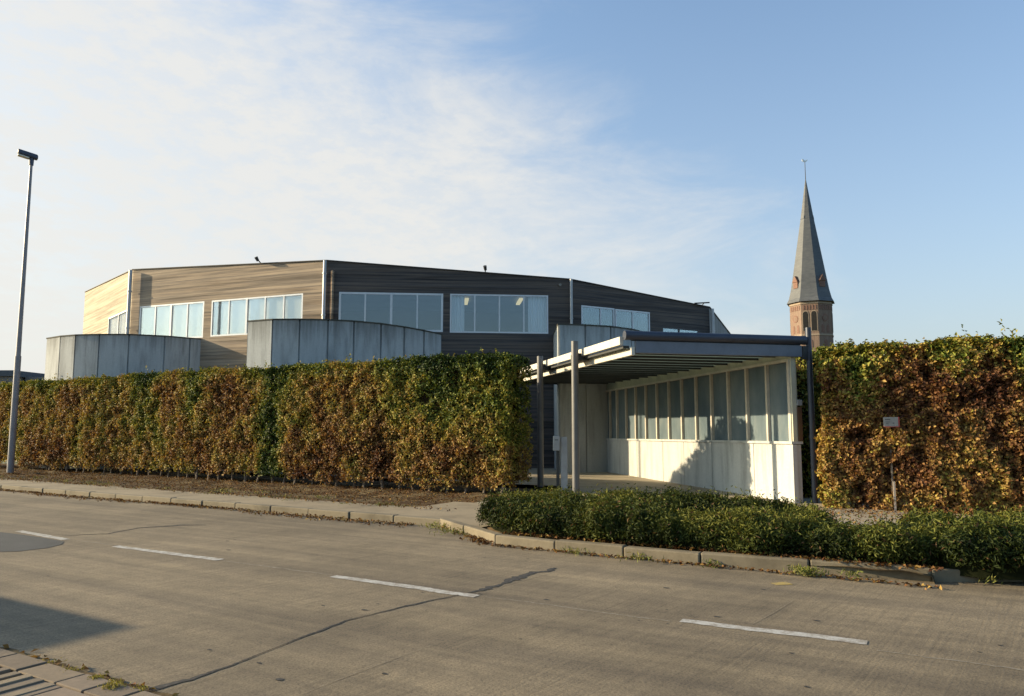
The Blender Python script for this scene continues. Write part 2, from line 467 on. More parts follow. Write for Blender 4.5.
def b_brick(k):
    tcn = k.N('ShaderNodeTexCoord')
    br = k.N('ShaderNodeTexBrick')
    br.inputs['Color1'].default_value = (0.17, 0.10, 0.07, 1)
    br.inputs['Color2'].default_value = (0.22, 0.14, 0.095, 1)
    br.inputs['Mortar'].default_value = (0.27, 0.21, 0.16, 1)
    br.inputs['Scale'].default_value = 3.0
    k.L(tcn.outputs['Object'], br.inputs['Vector'])
    c = mixrgb(k, 0.5, br.outputs[0], ramp(k, noise(k, 0.8, 6, 0.7), [(0.3, (0.7, 0.7, 0.7)), (0.7, (1.15, 1.15, 1.15))]), 'MULTIPLY')
    principled(k, c, 0.9)
M_brick = mat("church_brick", b_brick)
M_stone = mat("church_stone", b_conc((0.33, 0.25, 0.18), 0.25))
M_brickred = mat("church_brick_red", lambda k: principled(k, ramp(k, noise(k, 3), [(0.3, (0.16, 0.085, 0.060)), (0.7, (0.22, 0.12, 0.085))]), 0.9))
def b_slate(k):
    a = noise(k, 1.0, 5, 0.6, stretch=(1.2, 1.2, 3.5)); b = noise(k, 0.25, 4, 0.6)
    c = ramp(k, a, [(0.3, (0.068, 0.072, 0.078)), (0.7, (0.110, 0.112, 0.112))])
    c = mixrgb(k, 0.6, c, ramp(k, b, [(0.3, (0.75, 0.75, 0.75)), (0.7, (1.15, 1.15, 1.12))]), 'MULTIPLY')
    principled(k, c, 0.65, bump=a, bstr=0.12, bdist=0.05)
M_slateroof = mat("spire_slate", b_slate)
M_void = metalpaint("louvre_dark", (0.010, 0.009, 0.008), 0.9)
M_gold = metalpaint("weathercock_gilt", (0.85, 0.80, 0.70), 0.35, 0.4)
M_farwall = metalpaint("far_house_wall", (0.20, 0.18, 0.17), 0.9)
M_farroof = metalpaint("far_house_roof", (0.085, 0.09, 0.10), 0.8)

def b_leaf(trans, rough):
    def f(k):
        at = k.N('ShaderNodeAttribute', attribute_name='leaf')
        p = k.N('ShaderNodeBsdfPrincipled')
        k.L(at.outputs['Color'], p.inputs['Base Color'])
        p.inputs['Roughness'].default_value = rough
        p.inputs['Specular IOR Level'].default_value = 0.18
        tl = k.N('ShaderNodeBsdfTranslucent')
        k.L(mixrgb(k, 1.0, at.outputs['Color'], (1.5, 1.35, 0.8), 'MULTIPLY'), tl.inputs[0])
        mx = k.N('ShaderNodeMixShader'); mx.inputs[0].default_value = trans
        k.L(p.outputs[0], mx.inputs[1]); k.L(tl.outputs[0], mx.inputs[2])
        k.L(mx.outputs[0], k.out.inputs['Surface'])
    return f
M_leaf = mat("beech_leaf", b_leaf(0.20, 0.6))
M_yew = mat("yew_needle", b_leaf(0.2, 0.65))
M_litter = mat("leaf_litter", b_leaf(0.1, 0.8))

# ------------------------------------------------------------------ leaf clouds
def leafmesh(name, pos, nrm, length, width, colour, material, parent=None, fold=0.25):
    """one bent, pointed leaf (4 verts, 2 tris) per position, facing roughly nrm"""
    n = len(pos)
    nrm = nrm / np.linalg.norm(nrm, axis=1, keepdims=True)
    r = rng.normal(size=(n, 3))
    ax = r - nrm * np.sum(r * nrm, axis=1, keepdims=True)
    ax /= np.linalg.norm(ax, axis=1, keepdims=True)
    sd = np.cross(nrm, ax)
    L = (length * rng.uniform(0.65, 1.25, n))[:, None]
    Wd = (width * rng.uniform(0.7, 1.2, n))[:, None]
    v = np.empty((n, 4, 3))
    v[:, 0] = pos - ax * L * 0.5
    v[:, 1] = pos + sd * Wd * 0.5 + nrm * Wd * fold
    v[:, 2] = pos + ax * L * 0.5 - nrm * L * 0.12
    v[:, 3] = pos - sd * Wd * 0.5 + nrm * Wd * fold
    me = bpy.data.meshes.new(name)
    me.vertices.add(n * 4)
    me.vertices.foreach_set('co', v.reshape(-1).astype(np.float32))
    idx = np.arange(n)[:, None] * 4
    tri = np.concatenate([idx + np.array([[0, 1, 2]]), idx + np.array([[0, 2, 3]])], axis=1).reshape(-1)
    me.loops.add(n * 6)
    me.loops.foreach_set('vertex_index', tri.astype(np.int32))
    me.polygons.add(n * 2)
    me.polygons.foreach_set('loop_start', (np.arange(n * 2) * 3).astype(np.int32))
    me.polygons.foreach_set('loop_total', np.full(n * 2, 3, np.int32))
    me.update(calc_edges=True)
    at = me.attributes.new('leaf', 'FLOAT_COLOR', 'POINT')
    c = np.ones((n, 4, 4), np.float32)
    c[:, :, :3] = colour[:, None, :]
    at.data.foreach_set('color', c.reshape(-1))
    me.materials.append(material)
    o = bpy.data.objects.new(name, me)
    COL.objects.link(o)
    if parent is not None: o.parent = parent
    return o

def lerp_palette(t, pal):
    t = np.clip(t, 0, 0.9999) * (len(pal) - 1)
    i = t.astype(int); f = (t - i)[:, None]
    pal = np.array(pal)
    return pal[i] * (1 - f) + pal[i + 1] * f

D3 = np.array([D.x, D.y, 0]); N3 = np.array([Nn.x, Nn.y, 0]); Z3 = np.array([0, 0, 1.0])
def hedge_leaves(a0, a1, b0, b1, zbase, ztop, count, leaf, green, lowoff=0.0):
    """positions, normals and colours of leaves on the front, top and both ends of a clipped hedge"""
    A = a1 - a0; B = b1 - b0; H = ztop - zbase
    areas = np.array([A * H, A * B * 0.9, B * H, B * H, A * H * 0.12])
    k = rng.choice(5, size=count, p=areas / areas.sum())
    u = rng.random(count); w = rng.random(count)
    a = a0 + A * u; b = np.full(count, b0); z = zbase + H * w
    nr = np.tile(-N3, (count, 1))
    m = k == 1; b[m] = b0 + B * w[m]; z[m] = ztop; nr[m] = Z3
    m = k == 2; a[m] = a0; b[m] = b0 + B * u[m]; nr[m] = -D3
    m = k == 3; a[m] = a1; b[m] = b0 + B * u[m]; nr[m] = D3
    m = k == 4; b[m] = b1; nr[m] = N3
    P = a[:, None] * D3 + b[:, None] * N3 + z[:, None] * Z3
    # clipped face is uneven: shallow bulges, sprays and holes
    big = vnoise(P, 0.9, 3) - 0.5
    mid = vnoise(P, 3.2, 5) - 0.5
    sm = vnoise(P, 8.0, 9) - 0.5
    off = big * 0.16 + np.minimum(mid, 0.15) * 0.20 + sm * 0.22 + rng.normal(0, 0.028, count) - rng.random(count) ** 2 * 0.14
    edge = (ztop - z) / 0.35
    P = P + nr * off[:, None]
    # rounded upper edge
    rr = np.clip(1 - (ztop - z) / 0.30, 0, 1) ** 2
    P = P + N3 * (rr * 0.16 * (k == 0))[:, None]
    # ragged lower edge: fewer leaves near the ground
    low = zbase + lowoff + 0.34 * vnoise(P, 1.6, 21)
    keep = (k == 1) | (z > low + rng.normal(0, 0.05, count))
    keep &= vnoise(P, 4.5, 31) + rng.random(count) * 0.7 > 0.42
    if a1 > 30: keep &= ~((np.abs(a - 28.3 - 0.10 * (ztop - z) / 3) < 0.13) & (rng.random(count) < 0.85) & (k == 0))  # dark stripe thinned into the leaves, standing in for a post's shadow
    tilt = rng.normal(size=(count, 3)) * 0.75
    nn = nr + tilt + np.array([0, 0, 0.35])
    # colour: patches along the hedge, greener and yellower at the top, brown below
    pc = vnoise(P * np.array([1, 1, 0.55]), 0.75, 41) * 0.6 + vnoise(P, 2.6, 43) * 0.4
    hz = (P[:, 2] - zbase) / H
    t = green(a, hz) + (pc - 0.5) * 1.05 + rng.normal(0, 0.11, count)
    return P[keep], nn[keep], t[keep], a[keep], hz[keep]
BEECH = [(0.065, 0.024, 0.011), (0.150, 0.066, 0.025), (0.245, 0.130, 0.042), (0.34, 0.225, 0.060), (0.285, 0.240, 0.045), (0.180, 0.195, 0.030), (0.075, 0.105, 0.016), (0.026, 0.046, 0.008)]

# ================================================================== THE SETTING
bm = bmesh.new()
s = 2500
f = bm.faces.new([bm.verts.new(p) for p in ((-s, -s, -0.40), (s, -s, -0.40), (s, s, -0.40), (-s, s, -0.40))])
ground = tag(obj("ground", bm, M_grass), kind='structure')

ROAD_OUT = [(-90, 2.94), (110, 2.94), (110, 10.06), (7.6, 10.06), (7.6, 11.4), (-90, 11.4)]
road = tag(sheet("road", [AB(a, b) for a, b in ROAD_OUT], 0.0, M_road), kind='structure')

def ribbon(name, pts, widths, z, m, parent, jag=0.35, step=0.05):
    """a ragged strip along a polyline in road coordinates"""
    P = [Vector((a, b)) for a, b in pts]
    bm = bmesh.new(); prev = None
    tot = sum((P[i + 1] - P[i]).length for i in range(len(P) - 1)); run = 0
    off = 0.0
    for i in range(len(P) - 1):
        seg = P[i + 1] - P[i]; L = seg.length; t = seg / L; nr = Vector((-t.y, t.x))
        cnt = max(1, int(L / step))
        for j in range(cnt + (i == len(P) - 2)):
            q = P[i] + t * (L * j / cnt)
            fr = (run + L * j / cnt) / tot
            wdt = np.interp(fr, np.linspace(0, 1, len(widths)), widths)
            off = off * 0.8 + random.gauss(0, 0.25) * wdt * jag
            c = q + nr * off
            w1 = wdt * random.uniform(1 - jag, 1 + jag) * 0.5; w2 = wdt * random.uniform(1 - jag, 1 + jag) * 0.5
            v = (bm.verts.new(AB(*(c + nr * w1), z)), bm.verts.new(AB(*(c - nr * w2), z)))
            if prev: bm.faces.new((prev[0], prev[1], v[1], v[0]))
            prev = v
        run += L
    bmesh.ops.recalc_face_normals(bm, faces=bm.faces)
    for f in bm.faces:
        f.normal_update()
        if f.normal.z < 0: f.normal_flip()
    return obj(name, bm, m, parent)

for (a0, b0, a1, b1) in ((12.66, 6.27, 11.12, 6.14), (9.95, 6.16, 7.84, 6.19), (5.95, 6.16, 4.08, 6.14), (2.13, 6.27, 0.73, 6.35), (14.9, 6.2, 17.0, 6.2), (19.0, 6.2, 21.1, 6.2), (-1.6, 6.35, -3.4, 6.4)):
    ribbon("lane_marking", [(a0, b0), (a1, b1)], [0.115, 0.125, 0.12], 0.004, M_paint, road, jag=0.10)
ribbon("crack", [(4.38, 2.98), (4.33, 3.23), (4.34, 3.54), (4.45, 4.27), (4.51, 4.83), (4.38, 5.66), (4.26, 6.10)], [0.07, 0.02, 0.010, 0.032, 0.012, 0.036, 0.012], 0.004, M_crack, road, jag=0.32, step=0.03)
ribbon("crack", [(4.24, 6.22), (4.23, 6.39), (4.18, 7.12), (4.12, 7.82)], [0.02, 0.09, 0.03, 0.15, 0.06, 0.13, 0.03], 0.004, M_crack, road, jag=0.6)
ribbon("crack", [(11.59, 6.35), (11.19, 6.81), (11.42, 7.44), (11.12, 8.05), (10.81, 8.24)], [0.03, 0.045, 0.03, 0.09, 0.03], 0.004, M_crack, road, jag=0.5)
ribbon("crack", [(1.59, 6.47), (1.52, 7.0), (1.47, 7.54)], [0.004, 0.007, 0.003], 0.004, M_seam, road)
ribbon("crack", [(3.52, 3.4), (3.52, 3.73), (3.47, 4.68)], [0.004, 0.007, 0.003], 0.004, M_seam, road)
for (a0, a1) in ((11.0, 10.0), (7.75, 6.0), (4.0, 2.2), (0.65, -1.5)):
    ribbon("joint_line", [(a0, 6.17), ((a0 + a1) / 2, 6.19), (a1, 6.2)], [0.018, 0.028, 0.02], 0.003, M_seam, road, jag=0.6)
sheet("asphalt_patch", [AB(a, b) for a, b in ((14.2, 5.6), (13.2, 6.03), (12.32, 6.08), (11.74, 6.09), (10.97, 6.04), (10.72, 5.88), (10.57, 5.62), (10.60, 5.25), (10.9, 5.02), (13.9, 4.98))], 0.004, M_patch, road)
ribbon("paint_mark", [(1.79, 8.17), (1.66, 8.30)], [0.10, 0.12], 0.004, M_yellow, road, jag=0.3)
# pock marks
bm = bmesh.new()
for i in range(46):
    a = random.uniform(-1, 10); b = random.uniform(3.2, 8.4); r = random.choice((0.012, 0.015, 0.02, 0.03)); ph = random.random() * 6
    vs = [bm.verts.new(AB(a + r * math.cos(ph + q) * random.uniform(0.7, 1.6), b + r * math.sin(ph + q) * random.uniform(0.5, 1), 0.003)) for q in np.linspace(0, 2 * math.pi, 7)[:-1]]
    f = bm.faces.new(vs); f.normal_update()
    if f.normal.z < 0: f.normal_flip()
tag(obj("pock_marks", bm, M_crack, road), kind='stuff')

ribbon("edge_joint", [(-6, 2.925), (2, 2.925), (9, 2.925), (20, 2.925)], [0.05, 0.07, 0.06], 0.013, M_soil, road, jag=0.5)
# near pavement at the camera's feet
near = tag(sheet("pavement", [AB(a, b) for a, b in ((-90, 2.90), (-90, -60), (110, -60), (110, 2.90))], 0.012, M_soil), kind='structure')
def b_slab(k):
    at = k.N('ShaderNodeAttribute', attribute_name='tone')
    f = noise(k, 14, 6, 0.7)
    c = mixrgb(k, 0.6, mixrgb(k, 1.0, (0.20, 0.155, 0.105), at.outputs['Color'], 'MULTIPLY'), ramp(k, f, [(0.3, (0.65, 0.65, 0.65)), (0.7, (1.15, 1.12, 1.1))]), 'MULTIPLY')
    principled(k, c, 0.9, bump=f, bstr=0.35, bdist=0.01)
M_slab = mat("paving_slab", b_slab)
def slabs(name, cells, z0, z1, parent):
    bm = bmesh.new()
    for (a0, a1, b0, b1) in cells:
        dz = random.uniform(-0.004, 0.004)
        obox(bm, AB, a0, a1, b0, b1, z0, z1 + dz, 0.006)
    fixn(bm)
    o = obj(name, bm, M_slab, parent)
    me = o.data; at = me.attributes.new('tone', 'FLOAT_COLOR', 'FACE')
    per = len(me.polygons) // len(cells)
    for i in range(len(me.polygons)):
        r = random.Random(i // per); v = r.uniform(0.75, 1.15)
        at.data[i].color = (v, v * r.uniform(0.96, 1.0), v * r.uniform(0.92, 1.0), 1)
    return o
cells = []
a = -6.0
while a < 16:
    L = random.choice((0.30, 0.38, 0.45)); cells.append((a, a + L - 0.02, 2.70, 2.895)); a += L
a = -6.0
while a < 16:
    if not (4.9 < a < 6.9): cells.append((a, a + 0.40 - 0.015, 2.29, 2.685))
    a += 0.40
slabs("paving_slab", cells, 0.0, 0.035, near)
cells = []
a = 4.86
while a < 6.95:                                     # ribbed gutter bricks at the lower left corner
    cells.append((a, a + 0.08, 2.29, 2.685)); a += 0.135
cells += [(aa, aa + 0.385, bb, bb + 0.385) for aa in np.arange(-6, 16, 0.4) for bb in np.arange(0.68, 2.2, 0.4)]
slabs("ribbed_brick", cells, 0.0, 0.04, near)

# pavement, verge and forecourt beyond the road
def stones(name, line, width, z1, length=1.0, parent=None):
    """kerb stones along a polyline in road coordinates (left side of travel = outside)"""
    bm = bmesh.new()
    P = [Vector(p) for p in line]
    for i in range(len(P) - 1):
        seg = P[i + 1] - P[i]; L = seg.length; t = seg / L; nr = Vector((-t.y, t.x))
        cnt = max(1, round(L / length)); l = L / cnt
        for j in range(cnt):
            p0 = P[i] + t * (l * j + 0.006); p1 = P[i] + t * (l * (j + 1) - 0.006)
            jit = random.uniform(-0.012, 0.012); dz = random.uniform(-0.008, 0.008)
            def F(u, v, z, p0=p0, p1=p1, nr=nr, jit=jit):
                q = p0 + (p1 - p0) * u + nr * (v * width + jit)
                return AB(q.x, q.y, z)
            obox(bm, F, 0, 1, 0, 1, -0.02, z1 + dz, 0.018)
    fixn(bm)
    return tag(obj(name, bm, M_kerb, parent), kind='structure')
stones("kerb", [(110, 10.06), (7.38, 10.06)][::-1], 0.16, 0.12)
stones("kerb", [(-90, 31.0), (-3.6, 11.2), (-0.6, 9.76), (0.40, 9.16), (2.77, 8.88), (4.68, 8.85), (5.66, 8.95), (6.6, 9.55), (7.45, 10.10)], 0.15, 0.13)

def verge_mesh(name, a0, a1, b0, b1, zf, m, na, nb):
    A, Bb = np.meshgrid(np.linspace(a0, a1, na), np.linspace(b0, b1, nb), indexing='ij')
    A = A.ravel(); Bb = Bb.ravel()
    P = A[:, None] * D3 + Bb[:, None] * N3
    P[:, 2] = zf(A, Bb, P)
    bm = bmesh.new()
    vs = [bm.verts.new(p) for p in P]
    for i in range(na - 1):
        for j in range(nb - 1):
            bm.faces.new((vs[i * nb + j], vs[(i + 1) * nb + j], vs[(i + 1) * nb + j + 1], vs[i * nb + j + 1]))
    for f in bm.faces:
        f.normal_update()
        if f.normal.z < 0: f.normal_flip()
    return tag(obj(name, bm, m, smooth=True), kind='structure')
def zverge(A, Bb, P):
    base = 0.108 - 0.20 * np.clip((Bb - 11.4) / 2.6, 0, 1)
    lump = (vnoise(P, 2.2, 51) - 0.5) * 0.10 + (vnoise(P, 7, 53) - 0.5) * 0.045
    rise = 0.02 * np.clip((Bb - 14.6) / 1.0, 0, 1)
    fade = np.clip((Bb - 11.3) / 0.5, 0.3, 1)
    return base + lump * fade + rise
verge_mesh("verge", 8.75, 60, 11.25, 18.2, zverge, M_soil, 420, 56)
tag(sheet("footpath", [AB(a, b) for a, b in ((6.3, 9.55), (6.7, 9.75), (7.4, 10.18), (110, 10.2), (110, 11.35), (8.9, 11.35), (8.9, 12.6), (6.3, 12.6))], 0.112, M_path), kind='structure')
tag(sheet("forecourt", [AB(a, b) for a, b in ((-40, 10.9), (-40, 60), (45, 60), (45, 18.15), (8.9, 18.15), (8.9, 11.2), (6.9, 11.2))], 0.03, M_court), kind='structure')
verge_mesh("planting_bed", -8, 6.9, 9.02, 11.75, lambda A, Bb, P: 0.085 + (vnoise(P, 3, 61) - 0.5) * 0.07 - 0.9 * np.clip((9.25 - Bb) * (A > 5.4), 0, 1) - np.where((A < 0.4) & (Bb < 9.2 - (A - 0.4) * 0.55), 0.3, 0.0) - np.where((A > 5.5) & (Bb < 9.05 + (A - 5.6) * 0.92), 0.3, 0.0), M_soil, 150, 40)

# ================================================================== THE BUILDING
BC = {'A': (-22.8, 39.8), 'B': (-16.49, 32.33), 'C': (-7.12, 28.50), 'D': (2.28, 29.41), 'E': (8.75, 33.14), 'F': (13.6, 45.0)}
BZ = {'A': 8.75, 'B': 8.40, 'C': 7.95, 'D': 7.40, 'E': 6.88, 'F': 6.45}
bld = tag(empty("timber_building", (0, 34, 0)), "low angular timber clad building with curved grey concrete walls behind the left hedge", "building")
def facet_frame(p, q):
    p = Vector(BC[p]); q = Vector(BC[q]); t = (q - p).normalized(); nrm = Vector((t.y, -t.x))
    def F(sv, o, z):          # s along the facade, o outward
        r = p + t * sv + nrm * o
        return Vector((r.x, r.y, z))
    return F, (q - p).length
def part(name, bm, m, parent, smooth=False):
    fixn(bm)
    o = obj(name, bm, m, None, smooth)
    adopt(o, parent)
    return o
def sub(name, bm, m, parent, smooth=False):
    fixn(bm)
    o = obj(name, bm, m, None, smooth)
    o.parent = parent
    o.matrix_parent_inverse = parent.matrix_world.inverted() if False else Matrix.Identity(4)
    # parent part itself sits at its thing's frame with an inverse; keep world coordinates
    return o
def facade(p, q, z0, openings, m, rev=0.14):
    F, L = facet_frame(p, q); zp, zq = BZ[p], BZ[q]
    zt = lambda sv: zp + (zq - zp) * sv / L
    bm = bmesh.new()
    cuts = sorted({0.0, L} | {o[0] for o in openings} | {o[1] for o in openings})
    def quad(*pts):
        bm.faces.new([bm.verts.new(x) for x in pts])
    for s0, s1 in zip(cuts[:-1], cuts[1:]):
        mid = (s0 + s1) / 2
        ops = sorted([o for o in openings if o[0] < mid < o[1]], key=lambda o: o[2])
        z = z0
        for o in ops:
            quad(F(s0, 0, z), F(s1, 0, z), F(s1, 0, o[2]), F(s0, 0, o[2])); z = o[3]
        quad(F(s0, 0, z), F(s1, 0, z), F(s1, 0, zt(s1)), F(s0, 0, zt(s0)))
    for (s0, s1, a, b) in openings:
        quad(F(s0, 0, a), F(s0, -rev, a), F(s0, -rev, b), F(s0, 0, b))
        quad(F(s1, -rev, a), F(s1, 0, a), F(s1, 0, b), F(s1, -rev, b))
        quad(F(s0, 0, b), F(s0, -rev, b), F(s1, -rev, b), F(s1, 0, b))
        quad(F(s0, -rev, a), F(s0, 0, a), F(s1, 0, a), F(s1, -rev, a))
    quad(F(0, 0, zp), F(L, 0, zq), F(L, -0.25, zq), F(0, -0.25, zp))
    # inner skin and soffit so that the wall has thickness
    for s0, s1 in zip(cuts[:-1], cuts[1:]):
        mid = (s0 + s1) / 2
        ops = sorted([o for o in openings if o[0] < mid < o[1]], key=lambda o: o[2])
        z = z0
        for o in ops:
            quad(F(s1, -rev, z), F(s0, -rev, z), F(s0, -rev, o[2]), F(s1, -rev, o[2])); z = o[3]
        quad(F(s1, -rev, z), F(s0, -rev, z), F(s0, -rev, zt(s0)), F(s1, -rev, zt(s1)))
    bmesh.ops.remove_doubles(bm, verts=bm.verts, dist=0.0005)
    o = obj("facade_wall", bm, m); adopt(o, bld)
    return F, L
def window(F, s0, s1, z0, z1, divs, heavy=(), fw=0.06, setin=0.0, frame_mat=None):
    """aluminium window: frame with mullions, panes and what hangs behind them"""
    fm = frame_mat or M_alu
    bm = bmesh.new()
    o0, o1 = -setin - 0.06, -setin
    obox(bm, F, s0, s1, o0, o1, z0, z0 + fw); obox(bm, F, s0, s1, o0, o1, z1 - fw, z1)
    obox(bm, F, s0, s0 + fw, o0, o1, z0 + fw, z1 - fw); obox(bm, F, s1 - fw, s1, o0, o1, z0 + fw, z1 - fw)
    xs = [s0 + (s1 - s0) * d for d in divs]
    for i, x in enumerate(xs):
        hw = 0.042 if i in heavy else 0.027
        obox(bm, F, x - hw, x + hw, o0 + 0.003, o1 + (0.012 if i in heavy else -0.003), z0 + fw, z1 - fw)
    fixn(bm)
    wdw = obj("window", bm, fm); adopt(wdw, bld)
    edges = [s0 + fw] + xs + [s1 - fw]
    for x0, x1 in zip(edges[:-1], edges[1:]):
        bm = bmesh.new(); obox(bm, F, x0, x1, o0 + 0.022, o0 + 0.034, z0 + fw, z1 - fw); fixn(bm)
        o = obj("pane", bm, M_glass); o.parent = wdw
    return wdw
def cloth(name, F, s0, s1, z0, z1, o, m, parent, pleat=0.10, amp=0.022):
    bm = bmesh.new(); prev = None
    n = max(8, int((s1 - s0) / pleat * 8))
    for i in range(n + 1):
        sv = s0 + (s1 - s0) * i / n
        oo = o + amp * math.sin(2 * math.pi * sv / pleat + 0.6 * math.sin(sv * 5)) * 1.0
        v = (bm.verts.new(F(sv, oo, z0)), bm.verts.new(F(sv, oo, z1)))
        if prev: bm.faces.new((prev[0], v[0], v[1], prev[1]))
        prev = v
    c = obj(name, bm, m, parent, True)
    return c

# facade 1 (far left, bright), 2 (sunlit), 3 (in shade), 4 and 5 (receding right)
LA = Vector(BC['B']) - Vector(BC['A']); LA = LA.length
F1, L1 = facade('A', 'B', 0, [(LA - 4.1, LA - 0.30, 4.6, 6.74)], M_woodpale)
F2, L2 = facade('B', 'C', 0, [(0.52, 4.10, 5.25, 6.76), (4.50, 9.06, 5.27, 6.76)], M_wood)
F3, L3 = facade('C', 'D', 0, [(0.50, 4.47, 5.25, 6.75), (4.74, 8.58, 5.23, 6.75)], M_woodshade)
F4, L4 = facade('D', 'E', 0, [(0.55, 2.20, 5.0, 6.42), (2.24, 4.06, 4.9, 6.40), (4.72, 6.85, 4.9, 5.84)], M_woodshade)
F5, L5 = facade('E', 'F', 0, [], M_conc)
w = window(F1, LA - 4.1, LA - 0.30, 4.6, 6.74, (0.5,)); cloth("curtain", F1, LA - 4.05, LA - 0.35, 4.62, 6.72, -0.10, M_blind, w, 0.9, 0.008)
w = window(F2, 0.52, 4.10, 5.25, 6.76, (0.25, 0.5, 0.75), heavy=(1,)); cloth("curtain", F2, 0.56, 4.06, 5.27, 6.74, -0.10, M_blind, w, 0.9, 0.008)
w = window(F2, 4.50, 9.06, 5.27, 6.76, (0.2, 0.4, 0.6, 0.8), heavy=(1,)); cloth("curtain", F2, 4.54, 9.0, 5.29, 6.74, -0.10, M_blind, w, 0.9, 0.008)
w = window(F3, 0.50, 4.47, 5.25, 6.75, (0.25, 0.5, 0.75), heavy=(1,), fw=0.075)
w = window(F3, 4.74, 8.58, 5.23, 6.75, (0.25, 0.5, 0.75))
cloth("curtain", F3, 4.80, 5.30, 5.27, 6.72, -0.14, M_curtain, w); cloth("curtain", F3, 7.80, 8.52, 5.27, 6.72, -0.14, M_curtain, w)
w = window(F4, 0.55, 2.20, 5.0, 6.42, (0.58,)); cloth("curtain", F4, 0.6, 2.15, 5.02, 6.40, -0.14, M_ochre, w, 0.18, 0.03)
w = window(F4, 2.24, 4.06, 4.9, 6.40, (0.5,)); cloth("curtain", F4, 2.3, 4.0, 4.95, 6.38, -0.14, M_ochre, w, 0.16, 0.03)
w = window(F4, 4.72, 6.85, 4.9, 5.84, (0.45,), frame_mat=M_trim); cloth("curtain", F4, 4.8, 6.8, 4.95, 5.82, -0.14, M_ochre, w, 0.3, 0.03)

# roof, floors and inside walls of the rooms
def inset(p, dist=0.26):
    keys = list(BC); i = keys.index(p); P = Vector(BC[p])
    c = Vector((-2, 46)); return P + (c - P).normalized() * dist
back = [(2.0, 56.0, 7.3), (-14.0, 52.0, 8.3)]
bm = bmesh.new()
top = [(*inset(k), BZ[k] - 0.10) for k in BC] + back
cen = bm.verts.new((-3, 42, 7.8))
vs = [bm.verts.new(p) for p in top]
for i in range(len(vs)): bm.faces.new((vs[i], vs[(i + 1) % len(vs)], cen))
part("roof", bm, M_roof, bld)
bm = bmesh.new()
ring = [BC['F'], back[0][:2], back[1][:2], BC['A']]; hz = [BZ['F'], 7.35, 8.35, BZ['A']]
for i in range(3):
    bm.faces.new([bm.verts.new((*ring[i], 0)), bm.verts.new((*ring[i + 1], 0)), bm.verts.new((*ring[i + 1], hz[i + 1])), bm.verts.new((*ring[i], hz[i]))])
part("rear_wall", bm, M_conc, bld)
bm = bmesh.new()
for zz in (4.4, 6.86):
    ins = [(*inset(k, 0.5), zz - (0.35 if k in 'EF' and zz > 6 else 0)) for k in BC]
    c = bm.verts.new((-2, 37.5, zz)); vs = [bm.verts.new(p) for p in ins]
    for i in range(len(vs) - 1): bm.faces.new((vs[i], vs[i + 1], c))
ins = [inset(k, 5.5) for k in BC]
for i in range(len(ins) - 1):
    bm.faces.new([bm.verts.new((ins[i].x, ins[i].y, 4.4)), bm.verts.new((ins[i + 1].x, ins[i + 1].y, 4.4)), bm.verts.new((ins[i + 1].x, ins[i + 1].y, 6.86)), bm.verts.new((ins[i].x, ins[i].y, 6.86))])
part("room_interior", bm, M_room, bld)
for k in ('A', 'B', 'C', 'D', 'E', 'F')[:-1]:
    q = 'ABCDEF'['ABCDEF'.index(k) + 1]
    F, L = facet_frame(k, q)
    bm = bmesh.new()
    zt = lambda sv: BZ[k] + (BZ[q] - BZ[k]) * sv / L
    c = []
    for (sv, o, dz) in ((0.0, 0.045, -0.05), (L, 0.045, -0.05), (L, -0.27, -0.05), (0, -0.27, -0.05)): c.append(bm.verts.new(F(sv, o, zt(sv) + dz + 0.055)))
    for (sv, o, dz) in ((0.0, 0.045, 0.035), (L, 0.045, 0.035), (L, -0.27, 0.035), (0, -0.27, 0.035)): c.append(bm.verts.new(F(sv, o, zt(sv) + dz)))
    for qd in ((3, 2, 1, 0), (4, 5, 6, 7), (0, 1, 5, 4), (1, 2, 6, 5), (2, 3, 7, 6), (3, 0, 4, 7)): bm.faces.new([c[i] for i in qd])
    part("roof_trim", bm, M_trim, bld)
# two fluorescent lamps glow behind the second shaded window
M_tube = mat("lit_tube", lambda k: (lambda e: (e.inputs.__getitem__(0).__setattr__('default_value', (1.0, 0.84, 0.42, 1)), e.inputs.__getitem__(1).__setattr__('default_value', 0.40), k.L(e.outputs[0], k.out.inputs['Surface'])))(k.N('ShaderNodeEmission')))
for (s0, o0) in ((5.35, -1.2), (7.55, -1.0)):
    bm = bmesh.new(); obox(bm, F3, s0, s0 + 0.16, o0 - 1.4, o0, 6.74, 6.80)
    part("ceiling_lamp", bm, M_tube, bld)
# downpipes at the corners
def downpipe(x, y, z0, z1, r, m=M_pipe, hopper=False):
    bm = bmesh.new(); tube(bm, (x, y, z0), (x, y, z1), r)
    if False:
        tube(bm, (x, y, z1 - 0.32), (x, y, z1 + 0.02), r * 1.7, r * 2.1)
    for zz in np.arange(z0 + 1, z1 - 0.3, 1.6): tube(bm, (x, y, zz), (x, y, zz + 0.05), r * 1.3)
    return part("downpipe", bm, m, bld, False)
downpipe(-16.50, 32.15, 0, 8.35, 0.075)
downpipe(-7.15, 28.36, 0, 7.93, 0.065)
downpipe(-6.86, 28.42, 0, 7.55, 0.035, M_wood)
downpipe(2.33, 29.30, 0, 7.40, 0.055)
downpipe(8.86, 33.02, 0, 6.80, 0.07)
# corner board in the lighter wood beside the second corner
bm = bmesh.new(); obox(bm, F3, 0.16, 0.30, 0.003, 0.05, 4.0, 7.55); part("corner_board", bm, M_wood, bld)
